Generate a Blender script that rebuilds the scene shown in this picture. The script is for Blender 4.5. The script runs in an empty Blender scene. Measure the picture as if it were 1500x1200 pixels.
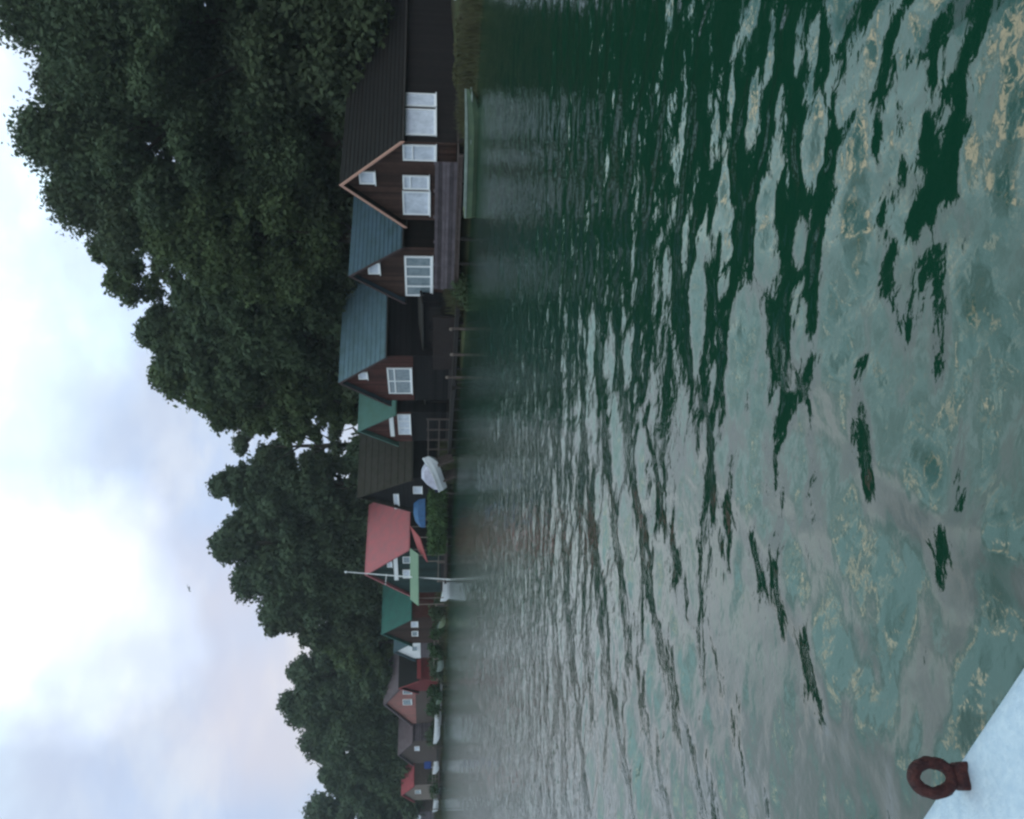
import bpy, math, random
import numpy as np
from mathutils import Vector, Matrix

random.seed(7)
RNG = np.random.default_rng(11)
C = bpy.context.scene.collection

# ------------------------------------------------------------------ camera
EYE = 2.0
F = 1200.0                       # focal length in photograph pixels (1500 wide)
TH = math.atan(122 / F)          # pitch below the horizon
CT, ST = math.cos(TH), math.sin(TH)


def ray(px, py):
    r = (600 - py) / F
    d = (px - 750) / F
    return (r, CT - d * ST, -ST - d * CT)


def at(px, py, Y):
    x, y, z = ray(px, py)
    t = Y / y
    return Vector((x * t, Y, EYE + z * t))


def on_water(px, py):
    x, y, z = ray(px, py)
    t = -EYE / z
    return Vector((x * t, y * t, 0))


def proj(p):
    x, y, z = p[0], p[1], p[2] - EYE
    fwd = y * CT - z * ST
    dn = -y * ST - z * CT
    return (750 + F * dn / fwd, 600 - F * x / fwd)


cam = bpy.data.cameras.new('camera')
co = bpy.data.objects.new('camera', cam)
C.objects.link(co)
cam.sensor_width = 36.0
cam.lens = 36.0 * F / 1500.0
cam.clip_start = 0.05
cam.clip_end = 5000
# the phone was held on its side: picture right = world down, picture up = world right
xr = Vector((0, -ST, -CT))
yr = Vector((1, 0, 0))
zr_ = xr.cross(yr)
m = Matrix((xr, yr, zr_)).transposed().to_4x4()
m.translation = Vector((0, 0, EYE))
co.matrix_world = m
bpy.context.scene.camera = co


# ------------------------------------------------------------------ materials
def mat(name, col, rough=0.7, spec=0.3, noise=0.0, nscale=4.0, planks=None, bump=0.0, metallic=0.0,
        col2=None, transl=0.0, plank_depth=0.5):
    """Principled surface; noise mixes towards col2 (or a darker tone); planks = (axis, width) board joints."""
    M = bpy.data.materials.new(name)
    M.use_nodes = True
    nt = M.node_tree
    N, L = nt.nodes, nt.links
    b = N['Principled BSDF']
    b.inputs['Roughness'].default_value = rough
    b.inputs['Specular IOR Level'].default_value = spec
    b.inputs['Metallic'].default_value = metallic
    b.inputs['Base Color'].default_value = (*col, 1)
    tc = N.new('ShaderNodeTexCoord')
    colout = None
    hgt = None
    if noise > 0:
        nz = N.new('ShaderNodeTexNoise')
        nz.inputs['Scale'].default_value = nscale
        nz.inputs['Detail'].default_value = 6
        nz.inputs['Roughness'].default_value = 0.65
        L.new(tc.outputs['Object'], nz.inputs['Vector'])
        rmp = N.new('ShaderNodeMapRange')
        rmp.inputs[1].default_value = 0.35
        rmp.inputs[2].default_value = 0.65
        rmp.inputs[3].default_value = 0
        rmp.inputs[4].default_value = noise
        L.new(nz.outputs['Fac'], rmp.inputs[0])
        mx = N.new('ShaderNodeMix')
        mx.data_type = 'RGBA'
        mx.inputs['A'].default_value = (*col, 1)
        c2 = col2 or tuple(c * 0.45 for c in col)
        mx.inputs['B'].default_value = (*c2, 1)
        L.new(rmp.outputs[0], mx.inputs['Factor'])
        colout = mx.outputs['Result']
        hgt = nz.outputs['Fac']
    if planks:
        axis, width = planks
        sp = N.new('ShaderNodeSeparateXYZ')
        L.new(tc.outputs['Object'], sp.inputs[0])
        mu = N.new('ShaderNodeMath'); mu.operation = 'MULTIPLY'
        mu.inputs[1].default_value = 1 / width
        L.new(sp.outputs['XYZ'.index(axis)], mu.inputs[0])
        fr = N.new('ShaderNodeMath'); fr.operation = 'FRACT'
        L.new(mu.outputs[0], fr.inputs[0])
        fl = N.new('ShaderNodeMath'); fl.operation = 'FLOOR'
        L.new(mu.outputs[0], fl.inputs[0])
        wn = N.new('ShaderNodeTexWhiteNoise'); wn.noise_dimensions = '1D'
        L.new(fl.outputs[0], wn.inputs['W'])
        # each board its own tone
        mx2 = N.new('ShaderNodeMix'); mx2.data_type = 'RGBA'; mx2.blend_type = 'MULTIPLY'
        mx2.inputs['Factor'].default_value = 1
        vr = N.new('ShaderNodeMapRange')
        vr.inputs[3].default_value = 1 - plank_depth
        vr.inputs[4].default_value = 1 + plank_depth * 0.4
        L.new(wn.outputs['Value'], vr.inputs[0])
        cb = N.new('ShaderNodeCombineXYZ')
        for i in range(3):
            L.new(vr.outputs[0], cb.inputs[i])
        if colout is not None:
            L.new(colout, mx2.inputs['A'])
        else:
            mx2.inputs['A'].default_value = (*col, 1)
        L.new(cb.outputs[0], mx2.inputs['B'])
        colout = mx2.outputs['Result']
        # groove
        gr = N.new('ShaderNodeMapRange')
        gr.interpolation_type = 'SMOOTHSTEP'
        gr.inputs[1].default_value = 0.0
        gr.inputs[2].default_value = 0.12
        L.new(fr.outputs[0], gr.inputs[0])
        hgt = gr.outputs[0]
        bump = max(bump, 0.6)
    if colout is not None:
        L.new(colout, b.inputs['Base Color'])
    if hgt is not None and bump > 0:
        bp = N.new('ShaderNodeBump')
        bp.inputs['Strength'].default_value = bump
        bp.inputs['Distance'].default_value = 0.03
        L.new(hgt, bp.inputs['Height'])
        L.new(bp.outputs[0], b.inputs['Normal'])
    if transl > 0:
        out = N['Material Output']
        tr = N.new('ShaderNodeBsdfTranslucent')
        if colout is not None:
            L.new(colout, tr.inputs['Color'])
        else:
            tr.inputs['Color'].default_value = (*col, 1)
        ms = N.new('ShaderNodeMixShader')
        ms.inputs[0].default_value = transl
        L.new(b.outputs[0], ms.inputs[1])
        L.new(tr.outputs[0], ms.inputs[2])
        L.new(ms.outputs[0], out.inputs['Surface'])
    return M


M = {
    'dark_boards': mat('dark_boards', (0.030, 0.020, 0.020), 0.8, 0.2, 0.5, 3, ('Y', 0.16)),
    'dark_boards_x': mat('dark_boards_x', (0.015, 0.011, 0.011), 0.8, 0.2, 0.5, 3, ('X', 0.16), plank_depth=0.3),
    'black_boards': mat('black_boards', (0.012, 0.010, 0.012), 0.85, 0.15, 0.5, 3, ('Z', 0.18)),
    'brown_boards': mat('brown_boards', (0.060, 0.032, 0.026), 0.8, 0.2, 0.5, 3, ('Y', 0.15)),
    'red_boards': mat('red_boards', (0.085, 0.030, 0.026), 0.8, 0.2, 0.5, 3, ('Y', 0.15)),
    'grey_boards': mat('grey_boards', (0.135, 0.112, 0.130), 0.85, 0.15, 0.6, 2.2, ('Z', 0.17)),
    'weathered': mat('weathered', (0.11, 0.085, 0.08), 0.9, 0.1, 0.6, 5),
    'wet_wood': mat('wet_wood', (0.028, 0.022, 0.020), 0.6, 0.3, 0.6, 6),
    'pale_wood': mat('pale_wood', (0.22, 0.18, 0.16), 0.85, 0.15, 0.5, 6),
    'roof_brown': mat('roof_brown', (0.009, 0.0068, 0.0068), 0.75, 0.2, 0.8, 1.6),
    'roof_blue': mat('roof_blue', (0.050, 0.088, 0.125), 0.65, 0.3, 0.9, 1.5, col2=(0.033, 0.062, 0.072)),
    'roof_slate': mat('roof_slate', (0.085, 0.140, 0.180), 0.6, 0.35, 0.9, 1.3, col2=(0.055, 0.095, 0.105)),
    'roof_teal': mat('roof_teal', (0.075, 0.165, 0.150), 0.65, 0.3, 0.8, 1.5, col2=(0.065, 0.13, 0.10)),
    'roof_green': mat('roof_green', (0.028, 0.125, 0.105), 0.65, 0.3, 0.8, 1.4, col2=(0.03, 0.085, 0.075)),
    'roof_pink': mat('roof_pink', (0.43, 0.125, 0.140), 0.8, 0.2, 0.9, 1.5, col2=(0.31, 0.13, 0.145)),
    'roof_moss': mat('roof_moss', (0.036, 0.034, 0.026), 0.95, 0.05, 0.8, 2.0, col2=(0.055, 0.045, 0.042)),
    'roof_mauve': mat('roof_mauve', (0.14, 0.105, 0.12), 0.85, 0.15, 0.6, 1.5),
    'roof_red': mat('roof_red', (0.34, 0.07, 0.085), 0.8, 0.2, 0.6, 1.2),
    'roof_bluegrey': mat('roof_bluegrey', (0.06, 0.10, 0.125), 0.7, 0.3, 0.5, 1.2),
    'salmon': mat('salmon', (0.36, 0.145, 0.135), 0.85, 0.15, 0.7, 1.0, col2=(0.20, 0.13, 0.12)),
    'red_paint': mat('red_paint', (0.30, 0.055, 0.06), 0.6, 0.3, 0.4, 3),
    'deep_red': mat('deep_red', (0.16, 0.022, 0.026), 0.7, 0.25, 0.5, 2),
    'dark_teal': mat('dark_teal', (0.022, 0.045, 0.044), 0.8, 0.2, 0.5, 3, ('Y', 0.15)),
    'rim_grey': mat('rim_grey', (0.22, 0.27, 0.25), 0.7, 0.25, 0.6, 4),
    'barge': mat('barge', (0.50, 0.27, 0.21), 0.7, 0.3, 0.5, 5, col2=(0.42, 0.27, 0.22)),
    'barge_dark': mat('barge_dark', (0.05, 0.03, 0.032), 0.7, 0.3, 0.4, 5),
    'white': mat('white', (0.82, 0.83, 0.86), 0.5, 0.4, 0.35, 6, col2=(0.64, 0.66, 0.69)),
    'curtain': mat('curtain', (0.66, 0.70, 0.80), 0.9, 0.2, 0.7, 2.5, col2=(0.38, 0.42, 0.49)),
    'glass': mat('glass', (0.11, 0.16, 0.19), 0.08, 0.7, 0.6, 2.5, col2=(0.28, 0.33, 0.36)),
    'pale_green': mat('pale_green', (0.15, 0.22, 0.155), 0.75, 0.2, 0.6, 2, col2=(0.12, 0.18, 0.135)),
    'green_hull': mat('green_hull', (0.070, 0.115, 0.075), 0.6, 0.3, 0.6, 2.5, col2=(0.12, 0.17, 0.10)),
    'olive_hull': mat('olive_hull', (0.21, 0.26, 0.16), 0.6, 0.3, 0.4, 4),
    'white_hull': mat('white_hull', (0.72, 0.75, 0.80), 0.35, 0.45, 0.3, 3, col2=(0.6, 0.63, 0.68)),
    'lilac': mat('lilac', (0.48, 0.47, 0.58), 0.8, 0.2, 0.5, 3),
    'blue_tarp': mat('blue_tarp', (0.030, 0.10, 0.24), 0.6, 0.3, 0.5, 3, bump=0.4),
    'blue_deep': mat('blue_deep', (0.018, 0.05, 0.22), 0.6, 0.3, 0.4, 3),
    'navy': mat('navy', (0.02, 0.02, 0.06), 0.8, 0.2, 0.4, 4),
    'skin': mat('skin', (0.45, 0.28, 0.22), 0.6, 0.3),
    'rust': mat('rust', (0.095, 0.030, 0.026), 0.8, 0.3, 0.9, 55, col2=(0.030, 0.014, 0.018), bump=0.9),
    'bark': mat('bark', (0.035, 0.028, 0.022), 0.95, 0.1, 0.7, 3, bump=0.6),
    'concrete': mat('concrete', (0.24, 0.24, 0.25), 0.9, 0.15, 0.5, 2),
    'gull': mat('gull', (0.22, 0.22, 0.24), 0.8, 0.2),
    'ground': mat('ground', (0.050, 0.062, 0.028), 0.95, 0.1, 0.8, 0.6, col2=(0.05, 0.042, 0.03), bump=0.3),
    'reed': mat('reed', (0.085, 0.092, 0.045), 0.85, 0.15, 0.8, 1.5, col2=(0.06, 0.05, 0.035), transl=0.25),
    'hedge_bright': mat('hedge_bright', (0.070, 0.125, 0.045), 0.7, 0.2, 0.7, 1.5, transl=0.2),
    'hedge_leaf': mat('hedge_leaf', (0.040, 0.085, 0.030), 0.7, 0.25, 0.7, 1.5, transl=0.2),
}
# foliage kinds: near trees greyer-green, far trees bluer
def leafmat(name, c, c2):
    return mat(name, c, 0.75, 0.15, 0.9, 0.45, col2=c2, transl=0.22)


LEAF = [
    leafmat('leaf_dark', (0.068, 0.098, 0.048), (0.040, 0.060, 0.034)),
    leafmat('leaf_olive', (0.082, 0.114, 0.046), (0.046, 0.068, 0.032)),
    leafmat('leaf_deep', (0.068, 0.092, 0.046), (0.042, 0.056, 0.034)),
    leafmat('leaf_far', (0.066, 0.096, 0.050), (0.042, 0.062, 0.038)),
]

# own boat paint: pale blue, chalky and speckled
bp_ = mat('boat_paint', (0.45, 0.50, 0.585), 0.6, 0.3, 0.6, 45, col2=(0.29, 0.36, 0.48), bump=0.45)
M['boat_paint'] = bp_


# ------------------------------------------------------------------ object helpers
def tag(o, label=None, cat=None, group=None, kind=None):
    if label: o['label'] = label
    if cat: o['category'] = cat
    if group: o['group'] = group
    if kind: o['kind'] = kind
    return o


def empty(name, loc, rz=0, label=None, cat=None, group=None):
    o = bpy.data.objects.new(name, None)
    o.empty_display_size = 0.2
    C.objects.link(o)
    o.location = loc
    o.rotation_euler = (0, 0, rz)
    return tag(o, label, cat, group)


class MB:
    def __init__(s):
        s.v, s.f = [], []

    def add(s, vs, fs):
        n = len(s.v)
        s.v += [tuple(v) for v in vs]
        s.f += [tuple(i + n for i in f) for f in fs]
        return s

    def box(s, x0, x1, y0, y1, z0, z1):
        vs = [(x, y, z) for x in (x0, x1) for y in (y0, y1) for z in (z0, z1)]
        fs = [(0, 1, 3, 2), (4, 6, 7, 5), (0, 4, 5, 1), (2, 3, 7, 6), (0, 2, 6, 4), (1, 5, 7, 3)]
        return s.add(vs, fs)

    def bar(s, a, b, w, h=None, up=(0, 0, 1)):
        h = h or w
        a, b = Vector(a), Vector(b)
        d = (b - a).normalized()
        u = Vector(up)
        if abs(d.dot(u)) > 0.95:
            u = Vector((1, 0, 0))
        sx = d.cross(u).normalized() * (w / 2)
        sy = sx.cross(d).normalized() * (h / 2)
        vs = [p + i * sx + j * sy for p in (a, b) for i, j in ((-1, -1), (1, -1), (1, 1), (-1, 1))]
        fs = [(0, 1, 2, 3), (7, 6, 5, 4)] + [(i, i + 4, (i + 1) % 4 + 4, (i + 1) % 4) for i in range(4)]
        return s.add(vs, fs)

    def tube(s, pts, rads, n=8, cap=True):
        pts = [Vector(p) for p in pts]
        base = len(s.v)
        ref = Vector((0.31, 0.95, 0.1)).normalized()
        for i, p in enumerate(pts):
            d = (pts[min(i + 1, len(pts) - 1)] - pts[max(i - 1, 0)]).normalized()
            a = d.cross(ref).normalized()
            b = d.cross(a).normalized()
            for k in range(n):
                t = 2 * math.pi * k / n
                s.v.append(tuple(p + rads[i] * (math.cos(t) * a + math.sin(t) * b)))
        for i in range(len(pts) - 1):
            for k in range(n):
                k2 = (k + 1) % n
                s.f.append((base + i * n + k, base + i * n + k2, base + (i + 1) * n + k2, base + (i + 1) * n + k))
        if cap:
            s.f.append(tuple(base + k for k in range(n)))
            s.f.append(tuple(base + (len(pts) - 1) * n + k for k in reversed(range(n))))
        return s

    def prism(s, prof, x0, x1):
        """prof = list of (y, z); extruded along x."""
        n = len(prof)
        vs = [(x0, y, z) for y, z in prof] + [(x1, y, z) for y, z in prof]
        fs = [tuple(range(n)), tuple(reversed(range(n, 2 * n)))]
        fs += [(i, i + n, (i + 1) % n + n, (i + 1) % n) for i in range(n)]
        return s.add(vs, fs)

    def loft(s, secs, closed=False):
        n = len(secs[0])
        base = len(s.v)
        for c in secs:
            s.v += [tuple(p) for p in c]
        for i in range(len(secs) - 1):
            for k in range(n if closed else n - 1):
                k2 = (k + 1) % n
                s.f.append((base + i * n + k, base + i * n + k2, base + (i + 1) * n + k2, base + (i + 1) * n + k))
        return s

    def build(s, name, material, parent=None, smooth=False, bevel=0.0):
        me = bpy.data.meshes.new(name)
        me.from_pydata(s.v, [], s.f)
        me.materials.append(material)
        if smooth:
            me.shade_smooth()
        o = bpy.data.objects.new(name, me)
        C.objects.link(o)
        if parent: o.parent = parent
        import bmesh
        bm = bmesh.new()
        bm.from_mesh(me)
        bmesh.ops.recalc_face_normals(bm, faces=bm.faces)
        bm.to_mesh(me)
        bm.free()
        if bevel:
            md = o.modifiers.new('bevel', 'BEVEL')
            md.width = bevel
            md.segments = 2
        return o


def np_mesh(name, verts, faces, material, parent=None, smooth=False):
    """verts (n,3), faces (m,k) numpy."""
    me = bpy.data.meshes.new(name)
    n, (mf, k) = len(verts), faces.shape
    me.vertices.add(n)
    me.vertices.foreach_set('co', np.ascontiguousarray(verts, np.float32).ravel())
    me.loops.add(mf * k)
    me.loops.foreach_set('vertex_index', np.ascontiguousarray(faces, np.int32).ravel())
    me.polygons.add(mf)
    me.polygons.foreach_set('loop_start', np.arange(0, mf * k, k, dtype=np.int32))
    me.polygons.foreach_set('loop_total', np.full(mf, k, np.int32))
    me.update(calc_edges=True)
    me.materials.append(material)
    if smooth:
        me.shade_smooth()
    o = bpy.data.objects.new(name, me)
    C.objects.link(o)
    if parent: o.parent = parent
    return o


# ------------------------------------------------------------------ shoreline
SH_PX = [(0, 707), (50, 703), (150, 698), (300, 690), (420, 684), (500, 680), (600, 671), (700, 664), (800, 660),
         (900, 656), (1000, 652), (1050, 650), (1100, 648.3), (1150, 646.8), (1200, 645.5)]


def shore(py):
    ys = [a for a, b in SH_PX]
    xs = [b for a, b in SH_PX]
    return on_water(float(np.interp(py, ys, xs)), py)


shore_pts = [Vector((62, -70, 0)), Vector((34, -10, 0)), Vector((22, 16, 0))] + [shore(a) for a, b in SH_PX] + \
            [Vector((-110, 180, 0)), Vector((-200, 260, 0)), Vector((-420, 420, 0))]
INL = Vector((0.72, 0.69, 0))


def ground_z(dist):
    ds = [-3, -0.5, 0, 0.5, 2, 6, 30, 200, 1500]
    zs = [-1.6, -0.35, -0.05, 0.22, 0.50, 0.70, 1.2, 3, 6]
    return float(np.interp(dist, ds, zs))


mb = MB()
dd = [-3, -0.5, -0.05, 0.25, 0.6, 1.2, 2, 4, 6, 12, 30, 80, 200, 600, 1500]
secs = []
fine = []
for i in range(len(shore_pts) - 1):
    n = 14
    for k in range(n):
        fine.append(shore_pts[i].lerp(shore_pts[i + 1], k / n))
fine.append(shore_pts[-1])
for p in fine:
    sec = []
    for d in dd:
        j = (random.random() - 0.5) * (0.12 if abs(d) < 3 else 0.5)
        q = p + INL * (d + j)
        sec.append((q.x, q.y, ground_z(d) + (random.random() - 0.5) * 0.06))
    secs.append(sec)
mb.loft(secs)
tag(mb.build('ground', M['ground'], smooth=True), kind='structure')

# ------------------------------------------------------------------ water
def make_water():
    fa = np.radians(np.linspace(-34, 34, 760))
    oa = np.radians(np.concatenate([np.linspace(34, 326, 74)[1:-1]]))
    ang = np.concatenate([fa, oa])
    nr = 1080
    r = np.concatenate([[0.4], np.exp(np.linspace(math.log(1.2), math.log(170), nr)), [230, 330, 500, 900, 2500]])
    A, R = np.meshgrid(ang, r)
    X = (R * np.sin(A)).astype(np.float64)
    Y = (R * np.cos(A)).astype(np.float64)
    Z = np.zeros_like(X)
    spacing = np.maximum(R * 0.0047, R * 0.0016)
    rs = np.random.default_rng(5)

    def comp(wl, ang, slope, phase, mod=None):
        k = 2 * math.pi / wl
        a = slope / k
        fade = np.clip((wl / spacing - 3.0) / 3.0, 0, 1)
        ph = k * (X * math.sin(ang) + Y * math.cos(ang)) + phase
        s = np.sin(ph)
        s = s + 0.18 * np.cos(2 * ph)
        w = a * s * fade
        return w * mod if mod is not None else w

    # slowly varying patches, so that the ripples come in groups
    def patch(scale):
        f = np.zeros_like(X)
        for _ in range(7):
            kx, ky = rs.normal(0, 1 / scale, 2)
            f += np.sin(kx * X + ky * Y + rs.uniform(0, 7))
        return np.clip(0.55 + 0.22 * f, 0.08, 1.5)

    for i in range(96):
        small = i < 62
        wl = math.exp(rs.uniform(math.log(0.19), math.log(0.55))) if small else math.exp(rs.uniform(math.log(0.5), math.log(1.5)))
        ang0 = rs.normal(0.15, 1.0 if small else 0.6)
        Z += comp(wl, ang0, 0.0145 if small else 0.0150, rs.uniform(0, 7), patch(0.7 + wl * 1.5))
    # rings spreading from the rocking boat
    for wl, sl, cx, cy in ((0.62, 0.040, -0.6, 0.2), (0.95, 0.044, -1.2, 0.6), (1.5, 0.036, 0.4, -0.8), (0.40, 0.040, -0.2, 0.4), (0.28, 0.03, -0.8, -0.3)):
        rr = np.hypot(X - cx, (Y - cy))
        wob = 0.35 * np.sin(1.1 * A * 6 + 0.4 * rr) + 0.25 * np.sin(0.9 * X + 0.5 * Y)
        k = 2 * math.pi / wl
        fade = np.clip((wl / spacing - 3.0) / 3.0, 0, 1) * np.exp(-rr / 18) * (1 + 0.5 * np.clip(X / 2.5, 0, 1))
        ph = k * rr + wob * 2
        Z += sl / k * (np.sin(ph) + 0.2 * np.cos(2 * ph)) * fade * patch(2.2)
    # wake arcs: the boat has just turned, its waves run out in rings round a point off to the right
    rho = np.hypot(X - 2.32, Y - 2.21)
    th = np.arctan2(Y - 2.21, X - 2.32)
    wv = 0.10 * np.sin(5 * th + 1.0) + 0.05 * np.sin(13 * th) + 0.03 * np.sin(29 * th + 2)
    left = np.clip((2.6 - X) / 2.0, 0, 1)
    e = rho + wv

    def crest(r0, w, h):
        return h * (np.exp(-((e - r0) / w) ** 2) - 0.75 * np.exp(-((e - r0 - 1.7 * w) / (1.2 * w)) ** 2))
    Z *= 1 - 0.62 * left * np.exp(-((e - 4.90) / 0.36) ** 2)
    Z += 1.75 * left * ((crest(4.12, 0.25, 0.034) + crest(2.85, 0.20, 0.020) + crest(6.1, 0.30, 0.026) + crest(8.2, 0.36, 0.028) + crest(10.4, 0.4, 0.026) + crest(5.35, 0.24, 0.016) + crest(7.1, 0.3, 0.018)) * patch(1.1))
    calm = np.clip((R - 1.2) / 1.0, 0, 1) / np.sqrt(1 + (R / 30) ** 2)
    Z *= calm
    nrow, ncol = X.shape
    V = np.stack([X, Y, Z], -1).reshape(-1, 3)
    idx = np.arange(nrow * ncol).reshape(nrow, ncol)
    nxt = np.roll(idx, -1, axis=1)
    Fq = np.stack([idx[:-1], nxt[:-1], nxt[1:], idx[1:]], -1).reshape(-1, 4)
    Fq = Fq[:, ::-1]
    Mw = bpy.data.materials.new('lake_water')
    Mw.use_nodes = True
    nt = Mw.node_tree
    N, L = nt.nodes, nt.links
    b = N['Principled BSDF']
    b.inputs['Base Color'].default_value = (0.0034, 0.0255, 0.0145, 1)
    b.inputs['Roughness'].default_value = 0.045
    b.inputs['IOR'].default_value = 1.43
    tc = N.new('ShaderNodeTexCoord')
    mp = N.new('ShaderNodeMapping')
    mp.inputs['Scale'].default_value = (1.1, 1.35, 1)
    mp.inputs['Rotation'].default_value = (0, 0, 0.25)
    L.new(tc.outputs['Object'], mp.inputs[0])
    # sheltered round the boat, breezier further out
    ln_ = N.new('ShaderNodeVectorMath'); ln_.operation = 'LENGTH'
    L.new(tc.outputs['Object'], ln_.inputs[0])
    br = N.new('ShaderNodeMapRange')
    for i, v in enumerate((3.5, 18.0, 0.38, 1.9)): br.inputs[i + 1].default_value = v
    L.new(ln_.outputs['Value'], br.inputs[0])
    # the open reach to the left is the breeziest
    sx = N.new('ShaderNodeSeparateXYZ'); L.new(tc.outputs['Object'], sx.inputs[0])
    lf = N.new('ShaderNodeMapRange')
    for i, v in enumerate((6.0, -22.0, 1.0, 2.4)): lf.inputs[i + 1].default_value = v
    L.new(sx.outputs[0], lf.inputs[0])
    bm_ = N.new('ShaderNodeMath'); bm_.operation = 'MULTIPLY'
    L.new(br.outputs[0], bm_.inputs[0]); L.new(lf.outputs[0], bm_.inputs[1])
    prev = None
    for sc, dist, st, det in ((2.4, 0.030, 0.5, 2), (7.5, 0.011, 0.5, 2), (20.0, 0.0035, 0.5, 2)):
        nz = N.new('ShaderNodeTexNoise')
        nz.inputs['Scale'].default_value = sc
        nz.inputs['Detail'].default_value = det
        nz.inputs['Roughness'].default_value = 0.45
        nz.inputs['Distortion'].default_value = 0.6
        L.new(mp.outputs[0], nz.inputs['Vector'])
        bp = N.new('ShaderNodeBump')
        bs = N.new('ShaderNodeMath'); bs.operation = 'MULTIPLY'; bs.inputs[1].default_value = dist
        L.new(bm_.outputs[0], bs.inputs[0])
        L.new(bs.outputs[0], bp.inputs['Distance'])
        bp.inputs['Strength'].default_value = st
        L.new(nz.outputs['Fac'], bp.inputs['Height'])
        if prev: L.new(prev.outputs[0], bp.inputs['Normal'])
        prev = bp
    L.new(prev.outputs[0], b.inputs['Normal'])
    o = np_mesh('water', V, Fq, Mw, smooth=True)
    tag(o, kind='structure')


make_water()

# ------------------------------------------------------------------ houses
def roof_slab(mb, side, W, zr, slope, oh, x0, x1, t=0.10, courses=0, rise=0.0):
    """one slope of a gable roof in the house frame; courses = lapped rows parallel to the ridge."""
    half = W / 2 + oh
    if courses <= 1:
        pr = [(0, zr), (side * half, zr - slope * half), (side * half, zr - slope * half - t), (0, zr - t)]
        mb.prism(pr, x0, x1)
        return
    for i in range(courses):
        a, b = half * i / courses, half * (i + 1) / courses
        lift = 0.035
        pr = [(side * a, zr - slope * a - 0.004), (side * (b + 0.015), zr - slope * b + lift), (side * (b + 0.015), zr - slope * b - t),
              (side * a, zr - slope * a - t)]
        mb.prism(pr, x0 + 0.004 * (i % 2), x1 - 0.004 * (i % 2))


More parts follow.
